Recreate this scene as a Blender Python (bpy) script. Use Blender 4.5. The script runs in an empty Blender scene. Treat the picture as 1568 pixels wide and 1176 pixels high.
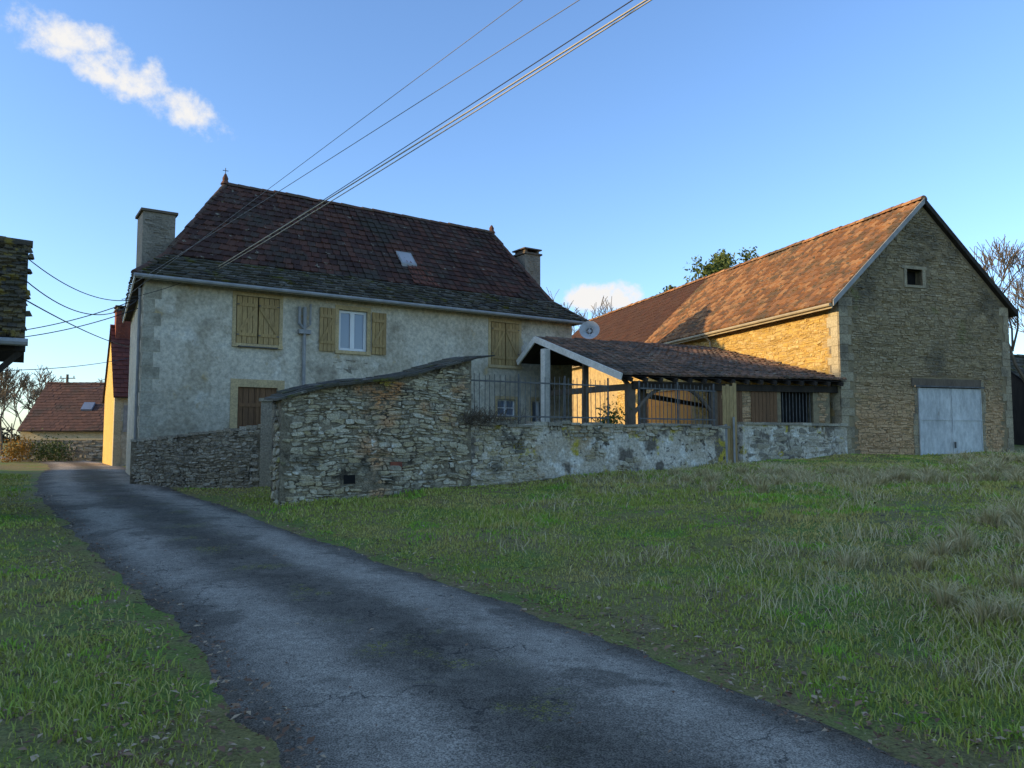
import bpy, math, random
import numpy as np
from mathutils import Vector
random.seed(7); rng=np.random.default_rng(7)
R=random.uniform
scene=bpy.context.scene
col=scene.collection

# ------------------------------------------------------------ materials
def nd(nt,t,**k):
    n=nt.nodes.new(t)
    for a,b in k.items(): setattr(n,a,b)
    return n
def rgba(c): return (c[0],c[1],c[2],1)
def M(name,c1,c2,scale=3,island=None,ifac=.5,patches=(),bump=(25,.4,.02),rough=.9,zg=None,stretch=(1,1,1),spec=.2,fine=None,det=4):
    m=bpy.data.materials.new(name); m.use_nodes=True; nt=m.node_tree; L=nt.links
    b=nt.nodes['Principled BSDF']; b.inputs['Roughness'].default_value=rough
    b.inputs['Specular IOR Level'].default_value=spec
    tc=nd(nt,'ShaderNodeTexCoord'); mp=nd(nt,'ShaderNodeMapping'); mp.inputs['Scale'].default_value=stretch
    L.new(tc.outputs['Object'],mp.inputs['Vector']); V=mp.outputs['Vector']
    def noise(s,det=det,r=.6):
        n=nd(nt,'ShaderNodeTexNoise'); n.inputs['Scale'].default_value=s; n.inputs['Detail'].default_value=det
        n.inputs['Roughness'].default_value=r; L.new(V,n.inputs['Vector']); return n.outputs['Fac']
    def mr(f,lo,hi):
        n=nd(nt,'ShaderNodeMapRange'); n.interpolation_type='SMOOTHSTEP'
        n.inputs['From Min'].default_value=lo; n.inputs['From Max'].default_value=hi; L.new(f,n.inputs['Value']); return n.outputs['Result']
    def mix(f,a,bb,mode='MIX'):
        n=nd(nt,'ShaderNodeMix'); n.data_type='RGBA'; n.blend_type=mode
        if hasattr(f,'links'): L.new(f,n.inputs[0])
        else: n.inputs[0].default_value=f
        for x,i in ((a,6),(bb,7)):
            if hasattr(x,'links'): L.new(x,n.inputs[i])
            else: n.inputs[i].default_value=rgba(x)
        return n.outputs[2]
    c=mix(mr(noise(scale),.35,.65),c1,c2)
    if island:
        g=nd(nt,'ShaderNodeNewGeometry'); cr=nd(nt,'ShaderNodeValToRGB'); cr.color_ramp.interpolation='CONSTANT' if len(island)>3 else 'LINEAR'
        while len(cr.color_ramp.elements)<len(island): cr.color_ramp.elements.new(.5)
        for i,cc in enumerate(island):
            cr.color_ramp.elements[i].position=i/len(island); cr.color_ramp.elements[i].color=rgba(cc)
        L.new(g.outputs['Random Per Island'],cr.inputs[0]); c=mix(ifac,c,cr.outputs[0])
    for p in patches:
        c=mix(mr(noise(p[1]),p[2],p[3]),c,p[0])
    if zg:
        sp=nd(nt,'ShaderNodeSeparateXYZ'); L.new(tc.outputs['Object'],sp.inputs[0])
        ad=nd(nt,'ShaderNodeMath',operation='MULTIPLY_ADD'); L.new(noise(1.7),ad.inputs[0]); ad.inputs[1].default_value=zg[3]; L.new(sp.outputs['Z'],ad.inputs[2])
        f=mr(ad.outputs[0],zg[1],zg[2])
        if len(zg)>4:
            inv=nd(nt,'ShaderNodeMath',operation='MULTIPLY_ADD'); L.new(f,inv.inputs[0]); inv.inputs[1].default_value=-zg[4]; inv.inputs[2].default_value=zg[4]; c=mix(inv.outputs[0],c,zg[0])
        else: c=mix(f,zg[0],c)
    if fine:
        v=mr(noise(fine[0],4,.7),.3,.7)
        c=mix(fine[1],c,mix(v,(.35,.35,.35),(1.5,1.5,1.5)),'MULTIPLY')
    L.new(c,b.inputs['Base Color'])
    if bump:
        bn=nd(nt,'ShaderNodeBump'); bn.inputs['Strength'].default_value=bump[1]; bn.inputs['Distance'].default_value=bump[2]
        L.new(noise(bump[0],5,.65),bn.inputs['Height']); L.new(bn.outputs[0],b.inputs['Normal'])
    return m

m_plaster=M('old_plaster',(.57,.49,.355),(.67,.59,.44),.5,patches=[((.46,.385,.265),.9,.48,.68),((.75,.68,.54),1.1,.55,.72),((.31,.255,.17),3.5,.62,.76),((.52,.38,.19),1.9,.62,.76),((.28,.235,.165),.6,.58,.76)],bump=(9,.7,.05),zg=((.36,.30,.20),1.2,4.2,1.8,.75),fine=(9,.38))
m_mortar=M('mortar',(.32,.25,.14),(.21,.165,.10),6,bump=(30,.6,.03))
m_mortar_o=M('ochre_mortar',(.56,.38,.16),(.42,.28,.12),5,bump=(30,.6,.03))
m_mortar_dark=M('earth_joint',(.19,.15,.095),(.30,.245,.16),4,patches=[((.08,.065,.045),2.5,.52,.65)],bump=(20,.9,.06),fine=(25,.5))
st_front=[(.55,.465,.31),(.40,.33,.22),(.62,.53,.37),(.47,.36,.19),(.28,.24,.17),(.66,.58,.43),(.50,.40,.235),(.22,.19,.14)]
m_stone=M('rubble_stone',(.50,.42,.28),(.38,.315,.20),2.2,island=st_front,ifac=.55,patches=[((.56,.28,.12),.5,.54,.66),((.16,.14,.10),1.1,.56,.68),((.68,.61,.48),4,.60,.70),((.40,.32,.06),1.0,.62,.72)],bump=(16,.9,.04),fine=(28,.5))
m_stone_g=M('grey_rubble',(.40,.34,.24),(.29,.25,.18),2,island=[(.49,.42,.30),(.28,.24,.17),(.39,.32,.21),(.55,.48,.36),(.22,.19,.145)],ifac=.55,patches=[((.15,.13,.095),1.4,.58,.7)],bump=(18,.8,.04),fine=(25,.5))
st_barn=[(.42,.31,.165),(.31,.235,.13),(.46,.345,.185),(.36,.265,.145),(.26,.20,.12),(.49,.38,.23)]
m_stone_b=M('barn_stone',(.34,.255,.14),(.26,.20,.115),.9,island=st_barn,ifac=.5,patches=[((.16,.13,.085),.55,.48,.68),((.54,.42,.25),2.5,.64,.75),((.22,.20,.08),.9,.60,.72)],bump=(22,.7,.03),fine=(20,.4),zg=((.66,.40,.20),2.6,4.8,1.2,.8))
m_stone_o=M('ochre_stone',(.66,.42,.12),(.54,.34,.10),1.2,island=[(.72,.48,.16),(.50,.32,.09),(.66,.40,.10),(.74,.54,.24)],ifac=.5,bump=(22,.6,.03),fine=(20,.35))
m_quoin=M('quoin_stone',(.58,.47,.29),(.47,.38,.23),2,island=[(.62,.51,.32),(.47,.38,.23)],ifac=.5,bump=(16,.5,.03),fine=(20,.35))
m_lime=M('limestone_trim',(.60,.44,.22),(.49,.36,.19),2,bump=(16,.4,.02),fine=(20,.35))
m_render=M('weathered_render',(.50,.42,.30),(.66,.58,.45),1.4,patches=[((.44,.31,.17),.8,.52,.66),((.76,.70,.58),2.2,.54,.65),((.17,.14,.105),1.2,.53,.62),((.48,.37,.05),1.5,.57,.66),((.12,.10,.075),5,.60,.68)],bump=(8,.9,.08),fine=(18,.5))
m_htile=M('brown_roof_tile',(.092,.046,.034),(.068,.038,.030),.8,island=[(.108,.048,.034),(.070,.039,.031),(.130,.060,.040),(.088,.060,.045),(.055,.032,.026)],ifac=.7,patches=[((.24,.20,.14),4.5,.64,.69),((.066,.054,.040),.8,.50,.68)],bump=(30,.4,.02),rough=.95,spec=.1)
m_lauze=M('mossy_eave_tile',(.085,.073,.05),(.058,.05,.036),2,island=[(.11,.095,.066),(.058,.05,.038),(.165,.143,.105),(.075,.066,.035)],ifac=.6,patches=[((.28,.245,.18),6,.61,.68),((.11,.10,.02),2,.56,.68)],bump=(24,.8,.04))
m_btile=M('terracotta_roof_tile',(.34,.155,.065),(.25,.115,.054),.9,island=[(.39,.175,.072),(.24,.11,.05),(.31,.16,.082),(.16,.09,.054),(.48,.25,.11)],ifac=.7,patches=[((.15,.10,.058),1.1,.50,.66),((.11,.09,.06),5,.56,.68),((.34,.28,.16),8,.65,.72)],bump=(30,.4,.02),rough=.95,spec=.1)
m_btile2=M('brown_barn_tile',(.105,.048,.030),(.08,.040,.028),1,island=[(.13,.055,.032),(.07,.036,.027),(.10,.054,.036)],ifac=.6,bump=(30,.4,.02),rough=.9)
m_newtile=M('replacement_tile',(.25,.085,.05),(.19,.068,.042),1,island=[(.28,.10,.055),(.19,.07,.042),(.12,.05,.033)],ifac=.7,bump=(30,.4,.02),rough=.9)
m_stile=M('weathered_shed_tile',(.18,.105,.064),(.13,.083,.055),1.2,island=[(.23,.12,.068),(.13,.083,.055),(.20,.14,.095),(.10,.073,.05),(.29,.16,.095)],ifac=.6,patches=[((.28,.24,.165),4,.57,.7),((.085,.068,.05),1,.5,.65)],bump=(30,.5,.03))
m_shutter=M('varnished_shutter_wood',(.46,.30,.115),(.35,.225,.09),3,island=[(.52,.34,.13),(.35,.23,.09),(.43,.29,.125)],ifac=.5,stretch=(1,1,.15),bump=(20,.3,.01),rough=.6,fine=(30,.4))
m_door=M('brown_door_wood',(.22,.11,.045),(.15,.078,.038),3,island=[(.24,.12,.05),(.15,.078,.036)],ifac=.5,stretch=(1,1,.15),bump=(20,.3,.01),rough=.6,fine=(30,.3))
m_orange=M('orange_barn_door',(.88,.36,.05),(.78,.30,.045),2,island=[(.88,.37,.055),(.76,.29,.045)],ifac=.5,stretch=(1,1,.15),bump=(20,.3,.01),rough=.6)
m_wood=M('weathered_timber',(.20,.15,.10),(.13,.097,.066),4,island=[(.23,.175,.12),(.13,.097,.067)],ifac=.5,stretch=(1,1,.2),bump=(25,.5,.02),fine=(30,.35))
m_wood_d=M('dark_timber',(.055,.043,.031),(.035,.028,.022),4,stretch=(1,1,.2),bump=(25,.5,.02))
m_wood_l=M('eave_fascia',(.46,.36,.22),(.38,.30,.19),3,bump=(20,.3,.01))
m_white=M('white_paint',(.80,.74,.62),(.70,.64,.52),3,bump=(20,.2,.01),rough=.6,fine=(14,.2))
m_pvc=M('white_window_frame',(.84,.82,.77),(.80,.78,.73),3,bump=None,rough=.4)
m_zinc=M('zinc',(.36,.34,.305),(.27,.26,.24),4,bump=(20,.2,.01),rough=.6)
m_metal=M('barn_door_sheet',(.60,.59,.54),(.47,.465,.43),1.0,patches=[((.26,.22,.17),2.5,.62,.74)],bump=(6,.3,.03),rough=.6,stretch=(1,1,.4),fine=(8,.35))
m_iron=M('grey_iron',(.15,.145,.13),(.095,.09,.085),8,bump=None,rough=.7)
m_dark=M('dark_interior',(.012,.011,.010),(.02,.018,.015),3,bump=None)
m_brick=M('chimney_brick',(.30,.25,.18),(.22,.19,.145),2,island=[(.36,.29,.21),(.23,.19,.14),(.29,.24,.175)],ifac=.5,bump=(20,.5,.02),fine=(20,.4))
m_redbrick=M('red_brick',(.26,.08,.045),(.18,.06,.04),5,bump=(20,.4,.02))
m_glass=bpy.data.materials.new('window_glass'); m_glass.use_nodes=True
_b=m_glass.node_tree.nodes['Principled BSDF']; _b.inputs['Base Color'].default_value=(.16,.19,.24,1); _b.inputs['Roughness'].default_value=.06; _b.inputs['Specular IOR Level'].default_value=.9
m_cable=M('cable',(.03,.03,.03),(.02,.02,.02),3,bump=None,rough=.5)
m_cable_m=M('grey_cable',(.24,.22,.20),(.20,.19,.17),3,bump=None,rough=.5)
m_cable_l=M('pale_cable',(.50,.40,.26),(.42,.34,.22),3,bump=None,rough=.5)
m_bark=M('bark',(.19,.14,.09),(.13,.10,.07),4,bump=None)
m_leaf=M('evergreen_leaves',(.07,.10,.02),(.11,.13,.03),3,island=[(.045,.07,.015),(.12,.14,.03),(.08,.11,.02)],ifac=.6,bump=None,rough=.6)
m_soil=M('ground_soil_grass',(.245,.215,.056),(.25,.20,.070),.6,patches=[((.27,.195,.086),2.2,.52,.68),((.175,.225,.040),.5,.48,.62),((.115,.075,.04),6,.58,.7)],bump=(18,.9,.05),fine=(40,.6),det=3)
m_grass=M('grass_blades',(.335,.365,.052),(.385,.36,.068),.45,island=[(.235,.31,.042),(.35,.40,.055),(.46,.46,.09),(.29,.32,.058),(.64,.50,.21)],ifac=.55,patches=[((.50,.40,.12),.33,.48,.64),((.26,.42,.042),1.1,.54,.64)],bump=None,rough=.65,det=2)
m_dry=M('dry_grass_blades',(.58,.45,.215),(.45,.36,.16),.7,island=[(.70,.56,.31),(.48,.37,.185),(.35,.32,.115),(.60,.50,.27)],ifac=.6,bump=None,rough=.75,det=2)
m_litter=M('leaf_litter',(.20,.10,.05),(.28,.165,.09),3,island=[(.15,.075,.04),(.33,.19,.10),(.54,.38,.22),(.21,.10,.055)],ifac=.8,bump=None,rough=.8,det=2)

# ------------------------------------------------------------ mesh builder
class Fr:
    def __init__(s,o,ang=None,d=None):
        if d is None: d=(math.cos(ang),math.sin(ang))
        l=math.hypot(*d); s.o=o; s.e=(d[0]/l,d[1]/l); s.b=(-s.e[1],s.e[0])
    def p(s,a,d,z): return (s.o[0]+s.e[0]*a+s.b[0]*d, s.o[1]+s.e[1]*a+s.b[1]*d, z)
class MB:
    def __init__(s): s.v=[]; s.f=[]
    def add(s,vs,fs):
        n=len(s.v); s.v+= [tuple(x) for x in vs]; s.f+=[tuple(i+n for i in f) for f in fs]
    def hexa(s,v): s.add(v,[(0,3,2,1),(4,5,6,7),(0,1,5,4),(1,2,6,5),(2,3,7,6),(3,0,4,7)])
    def box(s,F,s0,s1,d0,d1,z0,z1):
        s.hexa([F.p(s0,d0,z0),F.p(s1,d0,z0),F.p(s1,d1,z0),F.p(s0,d1,z0),F.p(s0,d0,z1),F.p(s1,d0,z1),F.p(s1,d1,z1),F.p(s0,d1,z1)])
    def beam(s,a,b,w,h=None):
        h=h or w; a=Vector(a); b=Vector(b); t=(b-a).normalized()
        up=Vector((0,0,1)) if abs(t.z)<.95 else Vector((1,0,0))
        x=t.cross(up).normalized()*w/2; y=x.cross(t).normalized()*h/2
        s.hexa([a-x-y,a+x-y,a+x+y,a-x+y,b-x-y,b+x-y,b+x+y,b-x+y])
    def tube(s,pts,r,n=6):
        pts=[Vector(p) for p in pts]; rs=r if isinstance(r,(list,tuple)) else [r]*len(pts)
        vs=[];fs=[]
        for i,p in enumerate(pts):
            t=(pts[min(i+1,len(pts)-1)]-pts[max(i-1,0)]).normalized()
            up=Vector((0,0,1)) if abs(t.z)<.9 else Vector((1,0,0))
            x=t.cross(up).normalized(); y=x.cross(t)
            for k in range(n):
                a=2*math.pi*k/n; vs.append(p+(x*math.cos(a)+y*math.sin(a))*rs[i])
        for i in range(len(pts)-1):
            for k in range(n):
                fs.append((i*n+k,i*n+(k+1)%n,(i+1)*n+(k+1)%n,(i+1)*n+k))
        fs.append(tuple(range(n))); fs.append(tuple(len(vs)-n+k for k in range(n)))
        s.add(vs,fs)
    def quad(s,*v): s.add(v,[tuple(range(len(v)))])
    def obj(s,name,mat,parent=None,smooth=False):
        me=bpy.data.meshes.new(name); me.from_pydata(s.v,[],s.f); me.materials.append(mat)
        if smooth:
            for p in me.polygons: p.use_smooth=True
        o=bpy.data.objects.new(name,me); col.objects.link(o)
        if parent: o.parent=parent
        return o
def empty(name):
    o=bpy.data.objects.new(name,None); col.objects.link(o); return o

# ------------------------------------------------------------ terrain
RP=np.array([(12,-24),(7.2,-12),(4.2,-5),(2.3,0),(.45,3.9),(-.9,6.2),(-2.1,8.0),(-4.5,11.2),(-6.5,14),(-8.9,17.3),(-11.5,21.4),(-14.8,27),(-19,34.5),(-25,43),(-34,52),(-48,62),(-80,80)],float)
def dens(P,n=8):
    out=[]
    Q=np.vstack([2*P[0]-P[1],P,2*P[-1]-P[-2]])
    for i in range(1,len(Q)-2):
        p0,p1,p2,p3=Q[i-1:i+3]
        for t in np.arange(n)/n:
            out.append(.5*((2*p1)+(-p0+p2)*t+(2*p0-5*p1+4*p2-p3)*t*t+(-p0+3*p1-3*p2+p3)*t**3))
    out.append(P[-1]); return np.array(out)
RC=dens(RP)
HW=1.55
def road_sd(x,y):
    x=np.asarray(x,float); y=np.asarray(y,float); best=np.full(x.shape,1e9); sg=np.zeros(x.shape); yn=np.zeros(x.shape)
    for i in range(len(RC)-1):
        a=RC[i]; d=RC[i+1]-a; l2=d@d
        t=np.clip(((x-a[0])*d[0]+(y-a[1])*d[1])/l2,0,1)
        px=a[0]+t*d[0]; py=a[1]+t*d[1]; dd=np.hypot(x-px,y-py); m=dd<best
        best=np.where(m,dd,best); yn=np.where(m,py,yn)
        sg=np.where(m,np.sign((x-px)*d[1]-(y-py)*d[0]),sg)
    return best*sg,yn   # + = right of road
_T=rng.random((256,256))
def vn(x,y):
    xi=np.floor(x).astype(int); yi=np.floor(y).astype(int); fx=x-xi; fy=y-yi
    fx=fx*fx*(3-2*fx); fy=fy*fy*(3-2*fy); g=lambda a,b:_T[a%256,b%256]
    return (g(xi,yi)*(1-fx)+g(xi+1,yi)*fx)*(1-fy)+(g(xi,yi+1)*(1-fx)+g(xi+1,yi+1)*fx)*fy
def hg(x,y,noise=True):
    sd,yn=road_sd(x,y); x=np.asarray(x,float); y=np.asarray(y,float)
    base=np.interp(yn,[0,5,9,14,20,28,36,60],[0,0,.06,.27,.44,.42,.36,.3])
    d=np.clip(np.abs(sd)-HW,0,None)
    h=base+np.where(sd>0,1.1*np.tanh(d/17),.12*np.tanh(d/6))
    if noise:
        k=np.clip(d/1.5,0,1); h=h+k*((vn(x*.7,y*.7)-.5)*.12+(vn(x*2.3,y*2.3)-.5)*.06)
    s=np.clip((25-y)/12,0,1); s=s*s*(3-2*s)
    h=h+20.0*np.exp(-((x+50)/9.)**2)*s*(1+.04*(vn(x*.1,y*.12)-.5))  # unseen hill added on the left to keep low sun off the foreground
    return h
def h1(x,y): return float(hg(np.array([x]),np.array([y]),False)[0])

n=300
t=np.linspace(-1,1,n); gx=np.sinh(t*5.2)/np.sinh(5.2)*420; gy=np.sinh(t*5.2)/np.sinh(5.2)*420+9
X,Y=np.meshgrid(gx,gy); Z=hg(X,Y)
verts=np.stack([X.ravel(),Y.ravel(),Z.ravel()],1)
i=np.arange(n*n).reshape(n,n)
faces=np.stack([i[:-1,:-1].ravel(),i[:-1,1:].ravel(),i[1:,1:].ravel(),i[1:,:-1].ravel()],1)
def np_mesh(name,v,f,mat,smooth=False):
    me=bpy.data.meshes.new(name); k=f.shape[1]
    me.vertices.add(len(v)); me.vertices.foreach_set('co',v.astype(np.float32).ravel())
    me.loops.add(f.size); me.loops.foreach_set('vertex_index',f.astype(np.int32).ravel())
    me.polygons.add(len(f)); me.polygons.foreach_set('loop_start',np.arange(0,f.size,k,dtype=np.int32))
    me.polygons.foreach_set('loop_total',np.full(len(f),k,dtype=np.int32))
    if smooth: me.polygons.foreach_set('use_smooth',np.ones(len(f),dtype=bool))
    me.update(calc_edges=True); me.validate(); me.materials.append(mat)
    o=bpy.data.objects.new(name,me); col.objects.link(o); return o
np_mesh('ground',verts,faces,m_soil,True)

# road
def asphalt():
    m=bpy.data.materials.new('asphalt'); m.use_nodes=True; nt=m.node_tree; L=nt.links; b=nt.nodes['Principled BSDF']
    uv=nd(nt,'ShaderNodeUVMap'); sp=nd(nt,'ShaderNodeSeparateXYZ'); L.new(uv.outputs[0],sp.inputs[0])
    tc=nd(nt,'ShaderNodeTexCoord')
    def noise(s,det=5,r=.6):
        q=nd(nt,'ShaderNodeTexNoise'); q.inputs['Scale'].default_value=s; q.inputs['Detail'].default_value=det; q.inputs['Roughness'].default_value=r
        L.new(tc.outputs['Object'],q.inputs['Vector']); return q.outputs['Fac']
    def math_(op,a,bb=None,c=None):
        q=nd(nt,'ShaderNodeMath',operation=op)
        for k,x in enumerate((a,bb,c)):
            if x is None: continue
            if hasattr(x,'links'): L.new(x,q.inputs[k])
            else: q.inputs[k].default_value=x
        return q.outputs[0]
    def mr(f,lo,hi,a=0,c=1):
        q=nd(nt,'ShaderNodeMapRange'); q.interpolation_type='SMOOTHSTEP'; q.inputs['From Min'].default_value=lo; q.inputs['From Max'].default_value=hi
        q.inputs['To Min'].default_value=a; q.inputs['To Max'].default_value=c; L.new(f,q.inputs['Value']); return q.outputs[0]
    def mix(f,a,bb,mode='MIX'):
        q=nd(nt,'ShaderNodeMix'); q.data_type='RGBA'; q.blend_type=mode
        if hasattr(f,'links'): L.new(f,q.inputs[0])
        else: q.inputs[0].default_value=f
        for x,k in ((a,6),(bb,7)):
            if hasattr(x,'links'): L.new(x,q.inputs[k])
            else: q.inputs[k].default_value=rgba(x)
        return q.outputs[2]
    u=math_('ADD',sp.outputs['X'],math_('MULTIPLY_ADD',noise(.7,3),.5,-.25))
    au=math_('ABSOLUTE',u)
    track=mr(math_('ABSOLUTE',math_('SUBTRACT',au,.52)),.06,.32,1,0)
    c=mix(mr(noise(1.3),.35,.65),(.150,.124,.092),(.21,.174,.130))
    c=mix(math_('MULTIPLY',track,mr(noise(1.1),.3,.6,.45,1)),c,(.36,.300,.225))
    ctr=mr(au,.05,.30,1,0)
    c=mix(math_('MULTIPLY',ctr,mr(noise(2.0),.42,.60,.30,.85)),c,(.10,.083,.060))
    c=mix(math_('MULTIPLY',math_('MULTIPLY',mr(au,.1,.4,.75,0),mr(noise(1.7,6),.54,.64)),mr(noise(30,3,.7),.50,.58)),c,(.24,.22,.04))
    edge=mr(au,.74,1.0)
    c=mix(math_('MULTIPLY',edge,mr(noise(4),.36,.56)),c,(.12,.085,.053))
    c=mix(math_('MULTIPLY',mr(noise(.55,4),.54,.60),.7),c,(.13,.108,.08))
    c=mix(.8,c,mix(mr(noise(95,2,.8),.36,.64),(.35,.35,.35),(1.8,1.8,1.8)),'MULTIPLY')
    c=mix(.4,c,mix(mr(noise(14,4,.8),.36,.64),(.55,.55,.55),(1.4,1.4,1.4)),'MULTIPLY')
    vo=nd(nt,'ShaderNodeTexVoronoi',feature='DISTANCE_TO_EDGE'); vo.inputs['Scale'].default_value=1.1
    wv=nd(nt,'ShaderNodeVectorMath',operation='ADD'); nn=nd(nt,'ShaderNodeTexNoise'); nn.inputs['Scale'].default_value=2.2; nn.inputs['Detail'].default_value=6
    L.new(tc.outputs['Object'],nn.inputs['Vector']); L.new(nn.outputs['Color'],wv.inputs[0]); L.new(tc.outputs['Object'],wv.inputs[1]); L.new(wv.outputs[0],vo.inputs['Vector'])
    crack=math_('MULTIPLY',mr(vo.outputs['Distance'],.0,.014,1,0),mr(noise(.8,2),.46,.56))
    c=mix(math_('MULTIPLY',crack,.8),c,(.04,.035,.03))
    L.new(c,b.inputs['Base Color']); b.inputs['Roughness'].default_value=.95; b.inputs['Specular IOR Level'].default_value=.08
    bn=nd(nt,'ShaderNodeBump'); bn.inputs['Strength'].default_value=.9; bn.inputs['Distance'].default_value=.012
    hh=math_('ADD',noise(90,3,.8),math_('MULTIPLY',noise(6,4),1.2)); L.new(hh,bn.inputs['Height']); L.new(bn.outputs[0],b.inputs['Normal'])
    return m
RD=dens(RP,40); nc=14
T=np.gradient(RD,axis=0); T/=np.linalg.norm(T,axis=1)[:,None]; N=np.stack([T[:,1],-T[:,0]],1)
us=np.linspace(-1,1,nc); V=[];UVv=[]
s=np.concatenate([[0],np.cumsum(np.linalg.norm(np.diff(RD,axis=0),axis=1))])
for k,u in enumerate(us):
    if k in(0,nc-1):
        wig=(vn(s*1.7,np.full_like(s,k*7.))-.5)*.26+(vn(s*6,np.full_like(s,k*3.))-.5)*.14
        P=RD+N*(u*HW+wig*np.sign(u))[:,None]
    else: P=RD+N*(u*HW)
    z=hg(P[:,0],P[:,1],False)+.028-.03*abs(u)**4*1.4+(.012*(1-u*u))
    V.append(np.stack([P[:,0],P[:,1],z],1)); UVv.append(np.stack([np.full_like(s,u),s],1))
V=np.array(V).transpose(1,0,2).reshape(-1,3); UVv=np.array(UVv).transpose(1,0,2).reshape(-1,2)
i=np.arange(len(RD)*nc).reshape(len(RD),nc)
F_=np.stack([i[:-1,:-1].ravel(),i[:-1,1:].ravel(),i[1:,1:].ravel(),i[1:,:-1].ravel()],1)
ro=np_mesh('road',V,F_,asphalt(),True)
uvl=ro.data.uv_layers.new(name='UVMap'); li=np.zeros(len(ro.data.loops),dtype=np.int32); ro.data.loops.foreach_get('vertex_index',li)
uvl.data.foreach_set('uv',UVv[li].astype(np.float32).ravel())

# ------------------------------------------------------------ wall / roof tools
def stones(B,F,s0,s1,z0,z1,inside,h=(.06,.13),w=(.12,.38),prot=(.012,.045),wob=.03,ring=4,keep=1.0,gap=.009,d=0,jt=.3):
    z=z0; seed=R(0,50)
    while z<z1:
        hh=R(*h); s=s0-R(0,.2)
        while s<s1:
            ww=w[0]+(w[1]-w[0])*random.random()**1.5
            rnd=random.random()
            parts=[(0,1)] if rnd>.3 else ([(0,.48),(.52,1)] if rnd>.12 else [(0,.66),(.7,1)])
            for (a,b) in parts:
                wz=lambda q:wob*(math.sin(q*1.3+z*.7+seed)+.6*math.sin(q*3.3+z*2+seed*2)+.35*math.sin(q*8+seed*3))
                j=lambda:R(-jt,jt)*min(.05,hh*.4)
                x0,x1=s+gap,s+ww-gap; y0,y1=z+hh*a+gap*.8,z+hh*b-gap*.8
                tl=R(-.05,.05)*ww*(jt>.3)
                c=[[x0+j(),y0+wz(x0)+j()-tl],[x1+j(),y0+wz(x1)+j()+tl],[x1+j(),y1+wz(x1)+j()+tl],[x0+j(),y1+wz(x0)+j()-tl]]
                if random.random()>keep or not all(inside(q[0],q[1]) for q in c): continue
                if ring==8:
                    r=[];cu=R(.12,.3)
                    for k in range(4):
                        p=c[k];a_=c[k-1];b_=c[(k+1)%4]
                        lx=min(.05,cu*ww*R(.5,1.5)); ly=min(.03,cu*hh*R(.6,1.6))
                        def tw(p,q,m):
                            L=math.hypot(q[0]-p[0],q[1]-p[1]) or 1; f=min(.45,m/L); return [p[0]+(q[0]-p[0])*f,p[1]+(q[1]-p[1])*f]
                        r+= [tw(p,a_,ly if k%2==0 else lx),tw(p,b_,lx if k%2==0 else ly)]
                    c=r
                m=len(c); cx=sum(q[0] for q in c)/m; cy=sum(q[1] for q in c)/m; pr=R(*prot); tx=R(-.012,.012); ty=R(-.012,.012)
                k1=R(.86,.93)
                back=[F.p(q[0],d+.015,q[1]) for q in c]
                mid=[F.p(q[0],d-pr*.55,q[1]) for q in c]
                fr=[F.p(cx+(q[0]-cx)*k1,d-pr+tx*(1 if q[0]>cx else -1)+ty*(1 if q[1]>cy else -1)+R(-.004,.004),cy+(q[1]-cy)*(k1-.06)) for q in c]
                fs=[]
                if m==8:
                    fr.append(F.p(cx+R(-.02,.02),d-pr-R(.0,.008),cy))
                    for k in range(m): fs.append((2*m+k,2*m+(k+1)%m,3*m))
                else: fs.append(tuple(range(2*m,3*m)))
                for k in range(m):
                    fs.append((k,(k+1)%m,m+(k+1)%m,m+k)); fs.append((m+k,m+(k+1)%m,2*m+(k+1)%m,2*m+k))
                B.add(back+mid+fr,fs)
            s+=ww
        z+=hh
def wall_holes(B,F,s0,s1,z0,z1,holes,rev=.2,d=0):
    S=sorted({s0,s1,*[h[0] for h in holes],*[h[1] for h in holes]}); Zs=sorted({z0,z1,*[h[2] for h in holes],*[h[3] for h in holes]})
    for a,b in zip(S,S[1:]):
        for c,e in zip(Zs,Zs[1:]):
            if any(h[0]<=a and b<=h[1] and h[2]<=c and e<=h[3] for h in holes): continue
            B.quad(F.p(a,d,c),F.p(b,d,c),F.p(b,d,e),F.p(a,d,e))
    for h in holes:
        a,b,c,e=h[:4]
        B.quad(F.p(a,d,c),F.p(a,d,e),F.p(a,d+rev,e),F.p(a,d+rev,c)); B.quad(F.p(b,d,c),F.p(b,d+rev,c),F.p(b,d+rev,e),F.p(b,d,e))
        B.quad(F.p(a,d,c),F.p(a,d+rev,c),F.p(b,d+rev,c),F.p(b,d,c)); B.quad(F.p(a,d,e),F.p(b,d,e),F.p(b,d+rev,e),F.p(a,d+rev,e))
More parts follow.
